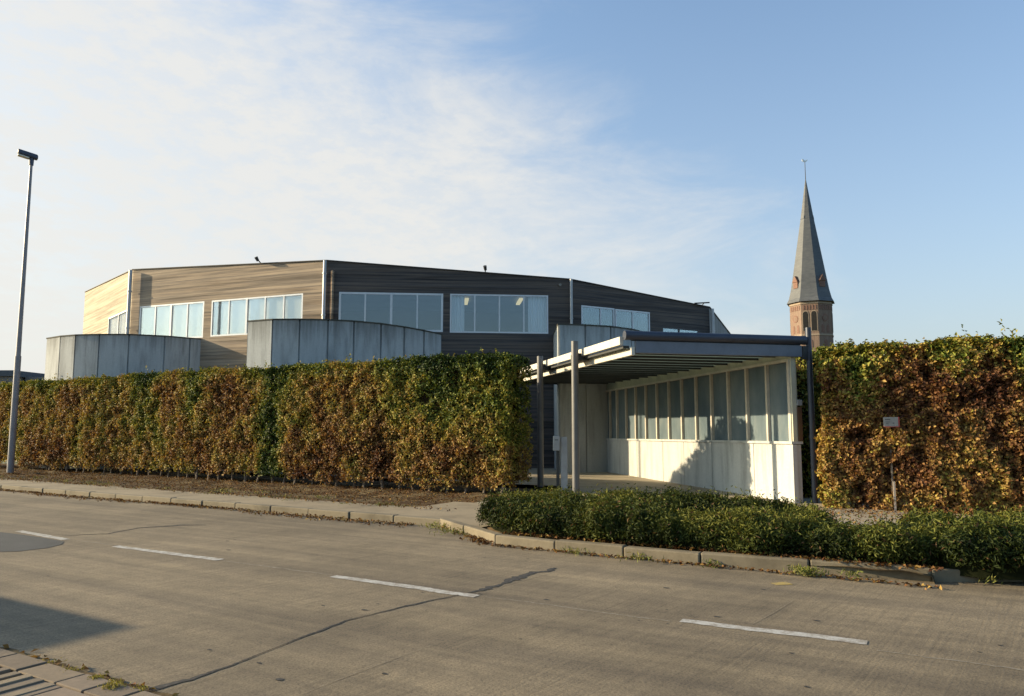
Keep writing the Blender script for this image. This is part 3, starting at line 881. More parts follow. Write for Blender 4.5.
# roof floodlights
def floodlight(F, sv, zr, bar=False):
    bm = bmesh.new()
    if bar:
        tube(bm, F(sv - 0.45, 0.10, zr + 0.02), F(sv + 0.15, 0.4, zr + 0.06), 0.03)
        tube(bm, F(sv, 0.03, zr - 0.06), F(sv, 0.2, zr + 0.03), 0.02)
    else:
        tube(bm, F(sv, -0.05, zr), F(sv, 0.2, zr + 0.13), 0.022)
        tube(bm, F(sv, 0.16, zr + 0.08), F(sv - 0.03, 0.26, zr + 0.22), 0.055, 0.07)
    part("floodlight", bm, M_dark, bld)
floodlight(F2, 6.95, 8.10); floodlight(F3, 6.1, 7.60); floodlight(F4, 6.95, 6.95, True)
bm = bmesh.new(); tube(bm, F3(9.05, 0, 7.18), F3(9.05, 0.14, 7.16), 0.05); part("wall_lamp", bm, M_white, bld)

# curved concrete walls in upright panels
def drum(pts, z0, z1, lean=0.22):
    bm = bmesh.new(); cap = bmesh.new()
    n = len(pts); P = [Vector(p) for p in pts]
    Z1 = z1 if isinstance(z1, list) else [z1] * n
    nr = []
    for i in range(n):
        t = (P[min(i + 1, n - 1)] - P[max(i - 1, 0)]).normalized(); nr.append(Vector((t.y, -t.x)))
    for i in range(n - 1):
        t = (P[i + 1] - P[i]).normalized(); g = 0.030
        a = P[i] + t * g; b = P[i + 1] - t * g
        za, zb_ = Z1[i], Z1[i + 1]
        prism(bm, [a, b, b - nr[i + 1] * lean, a - nr[i] * lean], z0, [za, zb_, zb_, za])
        # recessed joint
        prism(bm, [b - nr[i + 1] * 0.06, P[i + 1] + t * g - nr[i + 1] * 0.06, P[i + 1] + t * g - nr[i + 1] * (lean - 0.02), b - nr[i + 1] * (lean - 0.02)], z0, Z1[i + 1] - 0.012)
    for i in range(n - 1):
        prism(cap, [P[i] + nr[i] * 0.02, P[i + 1] + nr[i + 1] * 0.02, P[i + 1] - nr[i + 1] * (lean + 0.02), P[i] - nr[i] * (lean + 0.02)], [Z1[i] + 0.002, Z1[i + 1] + 0.002, Z1[i + 1] + 0.002, Z1[i] + 0.002], [Z1[i] + 0.05, Z1[i + 1] + 0.05, Z1[i + 1] + 0.05, Z1[i] + 0.05])
    wl_ = part("concrete_wall", bm, M_conc, bld)
    fixn(cap); c = obj("coping", cap, M_moss); c.parent = wl_
drum([(-18.6, 36.0), (-19.2, 33.0), (-18.99, 30.6), (-17.98, 29.85), (-17.15, 29.45), (-16.1, 29.25), (-14.95, 29.27), (-13.8, 29.80), (-13.1, 30.50), (-12.70, 30.90)], 0, 5.17)
drum([(-9.75, 29.6), (-9.76, 28.5), (-9.69, 27.42), (-8.62, 26.93), (-7.63, 26.90), (-6.66, 27.10), (-5.78, 27.38), (-4.84, 27.68), (-4.02, 27.95), (-3.34, 28.45), (-2.70, 28.90)], 0, [5.43, 5.43, 5.43, 5.43, 5.43, 5.44, 5.43, 5.38, 5.29, 5.22, 5.13])
drum([(1.62, 29.3), (1.62, 26.32), (2.59, 26.52), (3.55, 26.92), (4.40, 27.65), (5.05, 28.6), (5.6, 29.9), (5.9, 31.5)], 0, 5.17)

# ================================================================== THE ENTRANCE CANOPY
can = tag(empty("entrance_canopy", TM(0, 0, 0)), "flat entrance canopy with pale edge beams and long glazed wall on white base", "canopy")
def cpart(name, bm, m, smooth=False):
    return part(name, bm, m, can, smooth)
sl = lambda t: 0.009 * t           # the wall's levels fall very slightly towards the building
bm = bmesh.new()
jt = [0.0, 1.65, 3.64, 5.24, 6.62, 8.59, 10.36, 12.0]
for a, b in zip(jt[:-1], jt[1:]):
    obox(bm, TM, a + 0.012 + (0.2 if a == 0 else 0), b - 0.012, -0.20, 0.0, -0.02, 1.24 - sl(a))
    obox(bm, TM, b - 0.012, b + 0.012, -0.18, -0.05, -0.02, 1.235 - sl(b))
cpart("base_wall", bm, M_porchconc)
bm = bmesh.new(); obox(bm, TM, 0.08, 0.20, -0.09, 0.02, -0.02, 1.235, 0.01); obox(bm, TM, 0.11, 0.19, -0.20, -0.093, -0.02, 1.235, 0.01); cpart("end_pier", bm, M_porchconc)
bm = bmesh.new(); c = [TM(0.07, 0.045, 1.245), TM(12, 0.045, 1.14), TM(12, -0.22, 1.14), TM(0.07, -0.22, 1.245)]
lo = [bm.verts.new(p) for p in c]; hi = [bm.verts.new(p + Vector((0, 0, 0.055))) for p in c]
bm.faces.new(lo[::-1]); bm.faces.new(hi)
for i in range(4): bm.faces.new((lo[i], lo[(i + 1) % 4], hi[(i + 1) % 4], hi[i]))
cpart("sill", bm, M_porchconc)
mt = [0.16, 1.02, 1.88, 2.74, 3.60, 4.46, 5.32, 6.16, 7.0, 7.83, 8.65, 9.48, 10.32, 11.0, 11.6, 12.0]
zb = lambda t: 1.30 - sl(t); zg = lambda t: 2.985 - sl(t) * 1.4
def slanted(bm, t0, t1, m0, m1, zlo, zhi):
    c = [TM(t, m, z(t)) for z in (zlo, zhi) for (t, m) in ((t0, m0), (t1, m0), (t1, m1), (t0, m1))]
    vs = [bm.verts.new(p) for p in c]
    for q in ((3, 2, 1, 0), (4, 5, 6, 7), (0, 1, 5, 4), (1, 2, 6, 5), (2, 3, 7, 6), (3, 0, 4, 7)): bm.faces.new([vs[i] for i in q])
for i, t in enumerate(mt):
    bm = bmesh.new(); hw = 0.045 if i in (0, 12) else 0.032
    slanted(bm, t - hw, t + hw, -0.11, 0.02, zb, zg); cpart("mullion", bm, M_mull)
for a, b in zip(mt[:-1], mt[1:]):
    bm = bmesh.new(); slanted(bm, a + 0.033, b - 0.033, -0.066, -0.050, zb, zg); cpart("glass_panel", bm, M_frost)
bm = bmesh.new(); slanted(bm, 0.11, 12, -0.12, 0.03, zg, lambda t: zg(t) + 0.055); cpart("head_rail", bm, M_cream)
bm = bmesh.new(); slanted(bm, 0.12, 12, -0.12, -0.02, lambda t: zg(t) + 0.057, lambda t: 3.155); cpart("fascia_band", bm, M_fascia)
# roof: translucent sheet on thin joists
bm = bmesh.new(); obox(bm, TM, 0.07, 12, -0.14, 3.69, 3.16, 3.172); cpart("roof_sheet", bm, M_poly)
t = 0.62
while t < 11.9:
    bm = bmesh.new(); obox(bm, TM, t, t + 0.05, 0.0, 3.50, 3.11, 3.157); cpart("joist", bm, M_dark); t += 0.70
bm = bmesh.new(); obox(bm, TM, -0.03, 0.06, -0.22, 3.52, 3.07, 3.315, 0.008); cpart("front_beam", bm, M_slate)
bm = bmesh.new(); tube(bm, TM(-0.02, -0.30, 3.42), TM(-0.02, 3.76, 3.42), 0.095, seg=20); cpart("gutter", bm, M_gutter, False)
bm = bmesh.new(); obox(bm, TM, 0.0, 0.06, -0.20, 3.60, 3.318, 3.45); cpart("gutter_board", bm, M_gutter)
bm = bmesh.new(); obox(bm, TM, 0.0, 9.4, 3.53, 3.61, 3.03, 3.195, 0.006); cpart("edge_beam", bm, M_cream)
bm = bmesh.new(); obox(bm, TM, 0.06, 9.4, 3.75, 3.83, 3.235, 3.40, 0.006); cpart("edge_beam", bm, M_cream)
bm = bmesh.new(); obox(bm, TM, 0.1, 9.4, 3.615, 3.745, 3.17, 3.225); cpart("edge_packer", bm, M_dark)
for (t, top) in ((2.47, 3.57), (5.54, 3.50)):
    bm = bmesh.new(); tube(bm, TM(t, 4.0, 0.02), TM(t, 4.0, top), 0.083, seg=20)
    cpart("post", bm, M_post, False)
    bm = bmesh.new(); obox(bm, TM, t + 0.05, t + 0.55, 3.635, 3.93, 3.14, 3.30); cpart("bracket", bm, M_dark)
bm = bmesh.new(); tube(bm, TM(0.0, -0.40, 0.0), TM(0.0, -0.40, 3.70), 0.06, seg=16); tube(bm, TM(0.0, -0.40, 1.36), TM(0.0, -0.40, 1.44), 0.068, seg=16); cpart("downpipe", bm, M_gutter)
bm = bmesh.new(); obox(bm, TM, -0.05, 0.05, -0.335, -0.225, 3.02, 3.30); cpart("bracket", bm, M_dark)
bm = bmesh.new(); obox(bm, TM, 0.125, 0.19, -0.16, -0.115, 1.30, 3.065); obox(bm, TM, 0.07, 0.11, -0.10, 0.0, 1.30, 3.065); cpart("end_board", bm, M_fascia)
bm = bmesh.new(); obox(bm, TM, 0.045, 0.12, -0.21, -0.105, 1.31, 2.02, 0.006); cpart("meter_box", bm, M_brown)
bm = bmesh.new(); obox(bm, TM, 0.04, 0.12, -0.22, -0.105, 2.05, 2.17, 0.006); cpart("meter_box", bm, M_boxgrey)

# letterbox by the canopy
lb = tag(empty("letterbox", (1.16, 18.5, 0.03)), "small grey letterbox on a thin post beside a taller grey panel under the canopy", "letterbox")
def ident(u, v, z): return Vector((u, v, z))
bm = bmesh.new(); obox(bm, ident, 1.00, 1.155, 18.38, 18.62, 1.03, 1.385, 0.012); part("box", bm, M_boxgrey, lb)
bm = bmesh.new(); obox(bm, ident, 1.03, 1.115, 18.385, 18.377, 1.28, 1.30); part("slot", bm, M_black, lb)
bm = bmesh.new(); obox(bm, ident, 1.075, 1.15, 18.46, 18.54, 0.02, 1.03, 0.006); part("post", bm, M_dark, lb)
bm = bmesh.new(); obox(bm, ident, 1.185, 1.345, 18.47, 18.53, 0.02, 1.36, 0.008); part("panel", bm, M_boxgrey, lb)

# ================================================================== HEDGES
def hedge(name, label, a0, a1, b0, b1, zbase, ztop, count, leaf, green, stems, shoots, lowoff=0.0):
    root = tag(empty(name, AB((a0 + a1) / 2, (b0 + b1) / 2, zbase)), label, "hedge", "clipped beech hedges either side of the entrance")
    P, Nr, t, a, hz = hedge_leaves(a0, a1, b0, b1, zbase, ztop, count, leaf, green, lowoff)
    # long shoots left standing above the clipped top
    Q = []; T = []
    for i in range(shoots):
        aa = rng.uniform(a0 + 0.2, a1); bb = rng.uniform(b0 + 0.1, b1); hgt = rng.uniform(0.04, 0.20) * (1 if rng.random() < 0.85 else 1.8)
        lean = rng.normal(0, 0.25, 2)
        for j in range(int(hgt / 0.035) + 1):
            h = j * 0.035
            Q.append(np.array([*AB(aa + lean[0] * h, bb + lean[1] * h, ztop + h)]) + rng.normal(0, 0.02, 3)); T.append(0.68 + rng.normal(0, 0.12))
    Q = np.array(Q)
    P = np.concatenate([P, Q]); Nr = np.concatenate([Nr, rng.normal(size=Q.shape) + [0, 0, 0.5]]); t = np.concatenate([t, T])
    col = lerp_palette(t, BEECH) * rng.uniform(0.5, 1.45, len(t))[:, None]
    o = leafmesh("foliage", P, Nr, leaf, leaf * 0.66, col, M_leaf); adopt(o, root)
    # inner twig mass, lumpy
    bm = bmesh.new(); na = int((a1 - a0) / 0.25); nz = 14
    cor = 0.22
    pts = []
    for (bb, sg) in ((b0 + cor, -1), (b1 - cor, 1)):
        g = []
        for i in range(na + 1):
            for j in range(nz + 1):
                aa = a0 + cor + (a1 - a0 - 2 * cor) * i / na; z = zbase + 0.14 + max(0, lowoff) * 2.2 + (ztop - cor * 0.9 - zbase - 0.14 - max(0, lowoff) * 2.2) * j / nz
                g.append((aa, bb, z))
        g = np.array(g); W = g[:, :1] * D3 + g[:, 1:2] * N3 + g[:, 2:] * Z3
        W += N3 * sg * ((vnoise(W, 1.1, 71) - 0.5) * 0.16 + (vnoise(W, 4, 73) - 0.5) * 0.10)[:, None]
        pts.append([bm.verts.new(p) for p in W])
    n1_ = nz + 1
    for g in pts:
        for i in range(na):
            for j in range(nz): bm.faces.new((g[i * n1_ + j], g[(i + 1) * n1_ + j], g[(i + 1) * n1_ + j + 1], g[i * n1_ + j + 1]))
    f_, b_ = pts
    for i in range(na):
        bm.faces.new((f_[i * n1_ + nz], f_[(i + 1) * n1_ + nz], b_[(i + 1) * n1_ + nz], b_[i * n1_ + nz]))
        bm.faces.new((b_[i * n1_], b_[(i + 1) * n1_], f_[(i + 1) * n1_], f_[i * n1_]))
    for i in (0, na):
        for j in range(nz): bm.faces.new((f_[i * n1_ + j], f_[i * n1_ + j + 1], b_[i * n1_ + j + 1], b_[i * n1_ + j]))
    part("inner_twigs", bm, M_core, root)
    for (aa, bb) in stems:
        bm = bmesh.new(); k = random.uniform(0.75, 1.15)
        base = AB(aa, bb, zbase - 0.08); top = AB(aa + random.uniform(-0.12, 0.12), bb + 0.1, zbase + 0.75)
        midp = base.lerp(top, 0.5) + Vector((random.uniform(-0.05, 0.05), random.uniform(-0.04, 0.04), 0))
        tube(bm, base, midp, 0.042 * k, 0.030 * k, 8); tube(bm, midp, top, 0.030 * k, 0.02 * k, 8)
        if random.random() < 0.6:
            tube(bm, base.lerp(midp, 0.4), AB(aa + random.choice((-1, 1)) * random.uniform(0.15, 0.35), bb + 0.05, zbase + 0.6), 0.026 * k, 0.015 * k, 7)
        part("stem", bm, M_bark, root)
    return root
def green_left(a, hz):
    g = 0.44 - 0.08 * (hz < 0.35) + 0.26 * np.clip((hz - 0.86) / 0.12, 0, 1)
    g = g + 0.55 * np.exp(-((a - 17.9) / 0.62) ** 2) + 0.22 * np.exp(-((a - 24.3) / 0.7) ** 2) + 0.16 * np.exp(-((a - 21.6) / 0.4) ** 2)
    g = g + 0.42 * np.clip((13.6 - a) / 2.2, 0, 1) * np.clip((hz - 0.22) / 0.4, 0.25, 1)
    g = g + 0.10 * np.clip((a - 26) / 5, 0, 1) * np.clip(hz, 0, 1)
    return g
stems = [(x, 15.98 + random.uniform(-0.1, 0.15)) for x in np.arange(9.9, 31, 0.55)]
hedge("beech_hedge", "long brown and green clipped beech hedge left of the entrance canopy", 9.62, 38.0, 15.78, 16.95, -0.10, 3.38, 270000, 0.072, green_left, stems, 200, 0.10)
def green_right(a, hz):
    g = 0.22 + 0.68 * np.clip((hz + 0.16 * np.sin(a * 1.3) * np.cos(a * 2.9 + 1) + rng.normal(0, 0.05, len(a)) - 0.70) / 0.22, 0, 1)
    g = g + 0.26 * np.clip((a - 0.9) / 1.4, 0, 1) * (hz < 0.72)
    return g
# right hedge: front face a little nearer
stems = [(x, 16.35) for x in np.arange(-4.5, 2.0, 0.75)]
hedge("beech_hedge", "tall russet clipped beech hedge right of the canopy, below the church spire", -8.0, 2.50, 16.15, 17.2, 0.03, 3.20, 170000, 0.078, green_right, stems, 60, -0.30)

# strip of hedge added behind the glazed wall to darken the gap there
gh = tag(empty("added_hedge_strip", TM(4, -1.3, 0)), "dark hedge added behind the glazed wall to fill the gap beside the downpipe", "hedge")
n = 16000
T_ = rng.uniform(1.0, 9.0, n); M_ = np.where(rng.random(n) < 0.6, -0.95, rng.uniform(-2.0, -0.95, n)); Zc = rng.uniform(0.1, 3.25, n)
side = rng.random(n)
T_ = np.where(side < 0.3, 1.0, T_); M_ = np.where(side < 0.3, rng.uniform(-2.0, -0.95, n), M_); Zc = np.where((side > 0.3) & (M_ < -0.96), 3.25, Zc)
P = np.array([TM(t, m, z) for t, m, z in zip(T_, M_, Zc)]); P += rng.normal(0, 0.06, P.shape)
col = lerp_palette(0.72 + rng.normal(0, 0.16, n), BEECH)
o = leafmesh("foliage", P, rng.normal(size=P.shape), 0.09, 0.06, col, M_leaf); adopt(o, gh)
bm = bmesh.new(); obox(bm, TM, 1.1, 8.9, -1.9, -1.05, 0, 3.15); part("inner_twigs", bm, M_core, gh)

# low yew hedge on the kerb build-out
def yew(name, label, blobs, count, sprig=0.12):
    """low spreading evergreen made of overlapping flat-topped mounds (a, b, ra, rb, h)"""
    root = tag(empty(name, AB(blobs[0][0], blobs[0][1], 0.09)), label, "shrub", "low evergreen shrubs along the kerb")
    wts = np.array([r[2] * r[3] + (r[2] + r[3]) * r[4] for r in blobs]); wts /= wts.sum()
    P = []; Nr = []; HZ = []
    for (a, b, ra, rb, h), wt in zip(blobs, wts):
        n = int(count * wt)
        u = rng.random(n) * 2 * np.pi; v = np.arccos(1 - rng.random(n) * 1.0)       # upper hemisphere
        p = 3.4
        cx, sx = np.cos(u), np.sin(u)
        r = (np.abs(cx) ** p + np.abs(sx) ** p) ** (-1 / p)
        x = ra * r * cx * np.sin(v) ** 0.42; y = rb * r * sx * np.sin(v) ** 0.42; z = h * np.cos(v) ** 0.40
        nn = np.stack([cx * np.sin(v), sx * np.sin(v), np.cos(v) + 0.15], 1)
        W = (a + x)[:, None] * D3 + (b + y)[:, None] * N3 + (0.09 + z)[:, None] * Z3
        Nw = nn[:, :1] * D3 + nn[:, 1:2] * N3 + nn[:, 2:] * Z3
        off = (vnoise(W, 2.4, 81) - 0.5) * 0.18 + (vnoise(W, 6.5, 83) - 0.5) * 0.15 + rng.normal(0, 0.025, n) - rng.random(n) ** 2 * 0.10
        W = W + Nw * off[:, None]
        W[:, 2] = np.maximum(W[:, 2], 0.11)
        P.append(W); Nr.append(Nw); HZ.append(z / h)
    P = np.concatenate(P); Nr = np.concatenate(Nr); HZ = np.concatenate(HZ)
    keep = (vnoise(P, 5.0, 85) + rng.random(len(P)) * 0.6 > 0.42) & (P[:, 2] > 0.12 + rng.random(len(P)) * 0.12)
    P, Nr, HZ = P[keep], Nr[keep], HZ[keep]
    up = rng.random(len(P)) < 0.035
    up &= HZ > 0.6
    S = P[up] + rng.normal(0, 0.03, (up.sum(), 3)) + np.stack([0 * HZ[up], 0 * HZ[up], rng.uniform(0.03, 0.13, up.sum())], 1)
    P = np.concatenate([P, S]); Nr = np.concatenate([Nr, rng.normal(size=S.shape) * [1, 1, 0.2]]); HZ = np.concatenate([HZ, np.full(len(S), 1.0)])
    t = 0.35 + (vnoise(P, 1.8, 87) - 0.5) * 0.9 + rng.normal(0, 0.15, len(P)) + 0.30 * HZ ** 2
    pal = [(0.012, 0.019, 0.005), (0.023, 0.034, 0.007), (0.042, 0.056, 0.010), (0.082, 0.095, 0.016), (0.15, 0.150, 0.028)]
    col = lerp_palette(t, pal)
    brown = rng.random(len(P)) < 0.03
    col[brown] = (0.15, 0.085, 0.04)
    o = leafmesh("foliage", P, Nr * 0.55 + rng.normal(size=P.shape) * 0.55, sprig, sprig * 0.3, col, M_yew, None, 0.3); adopt(o, root)
    bm = bmesh.new()
    for (a, b, ra, rb, h) in blobs:
        rows = []
        for j in range(7):
            v = math.pi / 2 * (1 - j / 6.0); row = []
            for i in range(20):
                u = 2 * math.pi * i / 20; cx, sx = math.cos(u), math.sin(u); p = 3.4
                r = (abs(cx) ** p + abs(sx) ** p) ** (-1 / p)
                W = AB(a + (ra - 0.10) * r * cx * max(0.02, math.sin(v)) ** 0.42, b + (rb - 0.10) * r * sx * max(0.02, math.sin(v)) ** 0.42, 0.06 + (h - 0.09) * max(0, math.cos(v)) ** 0.40)
                row.append(bm.verts.new(W))
            rows.append(row)
        for j in range(6):
            for i in range(20): bm.faces.new((rows[j][i], rows[j][(i + 1) % 20], rows[j + 1][(i + 1) % 20], rows[j + 1][i]))
    part("inner_twigs", bm, M_yewcore, root)
    return root
yew("yew_shrub", "long low dark green yew hedge on the kerb island in front of the canopy",
    [(5.42, 10.4, 1.0, 1.05, 0.43), (4.7, 10.3, 1.5, 1.2, 0.45), (3.7, 10.28, 1.5, 1.22, 0.46), (2.9, 10.25, 1.2, 1.2, 0.46), (2.25, 10.1, 0.7, 1.0, 0.44)], 150000, 0.06)
yew("low_shrub", "smaller lower shrub in the dip between the two yew hedges", [(1.35, 9.66, 0.65, 0.48, 0.36), (0.80, 9.62, 0.5, 0.45, 0.33)], 22000, 0.06)
yew("yew_shrub", "spreading olive green yew shrub at the right edge below the russet hedge",
    [(0.0, 10.2, 0.72, 1.0, 0.43), (-0.9, 10.55, 1.0, 1.1, 0.47), (-2.0, 11.05, 1.2, 1.1, 0.47), (-3.3, 11.6, 1.3, 1.05, 0.47)], 90000, 0.065)

# fallen leaves, weeds and moss
def scatter_ab(n, a0, a1, bfun, zfun):
    a = rng.uniform(a0, a1, n); b = bfun(a, n); z = zfun(a, b, n)
    return a[:, None] * D3 + b[:, None] * N3 + z[:, None] * Z3
Ps = [scatter_ab(4200, 7.8, 40, lambda a, n: 10.03 - np.abs(rng.normal(0, 0.10, n)) - (vnoise(np.stack([a, a * 0, a * 0], 1), 0.7, 91) > 0.55) * np.abs(rng.normal(0, 0.14, n)), lambda a, b, n: 0.008 + rng.random(n) * 0.03),
      scatter_ab(900, 7.8, 30, lambda a, n: 10.95 + np.abs(rng.normal(0, 0.4, n)), lambda a, b, n: 0.135 + rng.random(n) * 0.02),
      scatter_ab(9000, 8.9, 36, lambda a, n: 16.2 - np.abs(rng.normal(0, 2.2, n)).clip(0, 5), lambda a, b, n: 0.115 - 0.19 * np.clip((b - 11.4) / 2.6, 0, 1) + rng.random(n) * 0.05),
      scatter_ab(1100, 0.3, 5.6, lambda a, n: 9.05 + np.abs(rng.normal(0, 0.2, n)), lambda a, b, n: 0.125 + rng.random(n) * 0.03),
      scatter_ab(420, 0.3, 5.6, lambda a, n: 8.84 - np.abs(rng.normal(0, 0.05, n)), lambda a, b, n: 0.008 + rng.random(n) * 0.02),
      scatter_ab(500, 5.7, 7.7, lambda a, n: 9.0 + (a - 5.66) * 0.8 - np.abs(rng.normal(0, 0.16, n)) - 0.05, lambda a, b, n: 0.008 + rng.random(n) * 0.025),
      scatter_ab(45, 3, 9, lambda a, n: 2.93 + np.abs(rng.normal(0, 0.05, n)), lambda a, b, n: 0.01 + rng.random(n) * 0.02),
      scatter_ab(1500, -2.5, 2.5, lambda a, n: 16.0 - np.abs(rng.normal(0, 1.3, n)), lambda a, b, n: 0.035 + rng.random(n) * 0.02)]
P = np.concatenate(Ps); nn = rng.normal(size=P.shape) * 0.5 + [0, 0, 1]
col = lerp_palette(rng.random(len(P)) * 0.42, BEECH) * rng.uniform(0.6, 1.1, len(P))[:, None]
lit = leafmesh("fallen_leaves", P, nn, 0.052, 0.034, col, M_litter)
tag(lit, kind='stuff')
def tufts(name, spots, height, material, pal):
    P = []; Nr = []; C = []
    for (a, b, z, n, r) in spots:
        p = np.array([*AB(a, b, z)]) + rng.normal(0, 1, (n, 3)) * [r, r, 0]
        p[:, 2] += rng.random(n) * height
        P.append(p); Nr.append(rng.normal(size=(n, 3)) * [1, 1, 0.25]); C.append(lerp_palette(rng.random(n), pal))
    o = leafmesh(name, np.concatenate(P), np.concatenate(Nr), height, height * 0.16, np.concatenate(C), M_yew)
    return tag(o, kind='stuff')
G = [(0.07, 0.09, 0.02), (0.14, 0.16, 0.035), (0.24, 0.22, 0.06)]
tufts("weeds", [(1.62, 8.80, 0.02, 130, 0.07), (1.5, 8.82, 0.02, 60, 0.05), (2.6, 8.80, 0.01, 40, 0.06), (3.5, 8.80, 0.01, 70, 0.12), (4.3, 8.79, 0.01, 60, 0.10), (1.15, 8.95, 0.01, 40, 0.08), (-0.1, 9.35, 0.02, 50, 0.05), (6.7, 9.4, 0.02, 90, 0.14), (7.3, 9.85, 0.02, 110, 0.14)]
      + [(rng.uniform(9, 26), rng.uniform(11.1, 12.2), 0.07, 40, 0.12) for i in range(26)], 0.07, M_yew, G)
tufts("moss", [(4.78, 2.88, 0.015, 240, 0.022), (4.52, 2.83, 0.03, 200, 0.03), (4.62, 2.9, 0.012, 60, 0.02), (5.1, 2.9, 0.012, 90, 0.03), (4.37, 2.9, 0.012, 120, 0.025), (5.4, 2.91, 0.01, 60, 0.05)], 0.028, M_yew, [(0.14, 0.12, 0.03), (0.24, 0.22, 0.04), (0.33, 0.29, 0.06)])

# ================================================================== STREET LAMP, SIGN
LP = Vector((-18.20, 27.7, 0.0))
lamp = tag(empty("street_lamp", LP), "tall slim grey street lamp with dark flat head before the hedge", "street lamp")
bm = bmesh.new(); tube(bm, LP + Vector((0, 0, -0.05)), LP + Vector((0, 0, 4.2)), 0.115, 0.105, 16); tube(bm, LP + Vector((0, 0, 4.2)), LP + Vector((0, 0, 11.55)), 0.085, 0.05, 16); part("pole", bm, M_lamppole, lamp)
hd = Vector((-0.78, -0.62, 0)).normalized()
def HF(u, v, z):
    side = Vector((-hd.y, hd.x, 0))
    return LP + hd * u + side * v + Vector((0, 0, 11.72 + z + 0.16 * u))
bm = bmesh.new(); tube(bm, LP + Vector((0, 0, 11.45)), LP + Vector((0, 0, 11.72)), 0.075, 0.085, 12); obox(bm, HF, -0.2, 0.46, -0.13, 0.13, 0.0, 0.19, 0.05); part("lamp_head", bm, M_lamphead, lamp)
bm = bmesh.new(); obox(bm, HF, 0.08, 0.45, -0.11, 0.11, -0.06, -0.003, 0.02); part("diffuser", bm, M_lampglass, lamp)

SP = AB(1.28, 16.16, 0.03)
sg = tag(empty("marker_sign", SP), "small white marker plate on thin stake in front of the right hedge", "sign")
def SF(u, v, z):
    return SP + Vector((0.93, -0.30, 0)) * u + Vector((-0.30, -0.93, 0)) * v + Vector((0, 0, z))
bm = bmesh.new(); obox(bm, SF, -0.018, 0.018, 0.10, 0.14, -0.1, 0.55); part("stake", bm, M_stake, sg)
bm = bmesh.new(); obox(bm, SF, -0.016, 0.016, -0.066, -0.034, -0.1, 1.75); part("upper_stake", bm, M_bark, sg)
bm = bmesh.new(); obox(bm, SF, -0.14, 0.12, 0.182, 0.194, 1.58, 1.755, 0.004); obox(bm, SF, -0.03, 0.01, -0.033, 0.181, 1.64, 1.68); pl = part("plate", bm, M_white, sg)
for (u0, u1, z0, z1, mm, nm) in ((-0.14, 0.12, 1.568, 1.579, M_red, "edge_strip"), (0.121, 0.14, 1.568, 1.76, M_red, "edge_strip"), (-0.11, -0.02, 1.705, 1.72, M_black, "mark"), (-0.10, -0.03, 1.66, 1.668, M_black, "mark"), (-0.10, -0.05, 1.63, 1.638, M_black, "mark"), (0.02, 0.05, 1.635, 1.65, M_black, "mark")):
    bm = bmesh.new(); obox(bm, SF, u0, u1, 0.1945 if nm == "mark" else 0.182, 0.1975 if nm == "mark" else 0.196, z0, z1); fixn(bm)
    o = obj(nm, bm, mm); o.parent = pl

# ================================================================== CHURCH
CX, CY = 48.2, 120.4
ch = tag(empty("church_tower", (CX, CY, 0)), "octagonal brick church tower with a tall grey slate spire and gilt weathercock", "church tower")
def octa(r, z, rot=math.radians(-90 - 26)):
    return [Vector((CX + r * math.cos(rot + i * math.pi / 4 - math.pi / 8), CY + r * math.sin(rot + i * math.pi / 4 - math.pi / 8), z)) for i in range(8)]
RT = 3.33
bm = bmesh.new()
a = [bm.verts.new(p) for p in octa(RT, 0)]; b = [bm.verts.new(p) for p in octa(RT, 21.5)]
for i in range(8): bm.faces.new((a[i], a[(i + 1) % 8], b[(i + 1) % 8], b[i]))
bm.faces.new(b)
part("tower_wall", bm, M_brick, ch)
def face_frame(i, r):
    o = octa(r, 0); p, q = o[i], o[(i + 1) % 8]; t = (q - p).normalized(); nr = Vector((t.y, -t.x, 0)); c = (p + q) / 2
    def F(u, v, z): return c + t * u + nr * v + Vector((0, 0, z))
    return F
# bands, corbels, louvred bell openings, round blind windows
bm = bmesh.new()
for (z0, z1, r) in ((20.95, 21.2, RT + 0.10), (15.9, 16.15, RT + 0.08)):
    a = [bm.verts.new(p) for p in octa(r, z0)]; b = [bm.verts.new(p) for p in octa(r, z1)]
    for i in range(8): bm.faces.new((a[i], a[(i + 1) % 8], b[(i + 1) % 8], b[i]))
    bm.faces.new(b); bm.faces.new(a[::-1])
part("stone_band", bm, M_stone, ch)
def arch(bm, F, u0, u1, v0, v1, z0, z1):
    r = (u1 - u0) / 2; c = (u0 + u1) / 2
    pts = [(u0, z0), (u1, z0)] + [(c + r * math.cos(q), z1 - r + r * 1.25 * math.sin(q)) for q in np.linspace(0, math.pi, 9)]
    fr = [bm.verts.new(F(u, v1, z)) for u, z in pts]; bk = [bm.verts.new(F(u, v0, z)) for u, z in pts]
    bm.faces.new(fr); n = len(pts)
    for i in range(n): bm.faces.new((fr[i], bk[i], bk[(i + 1) % n], fr[(i + 1) % n]))
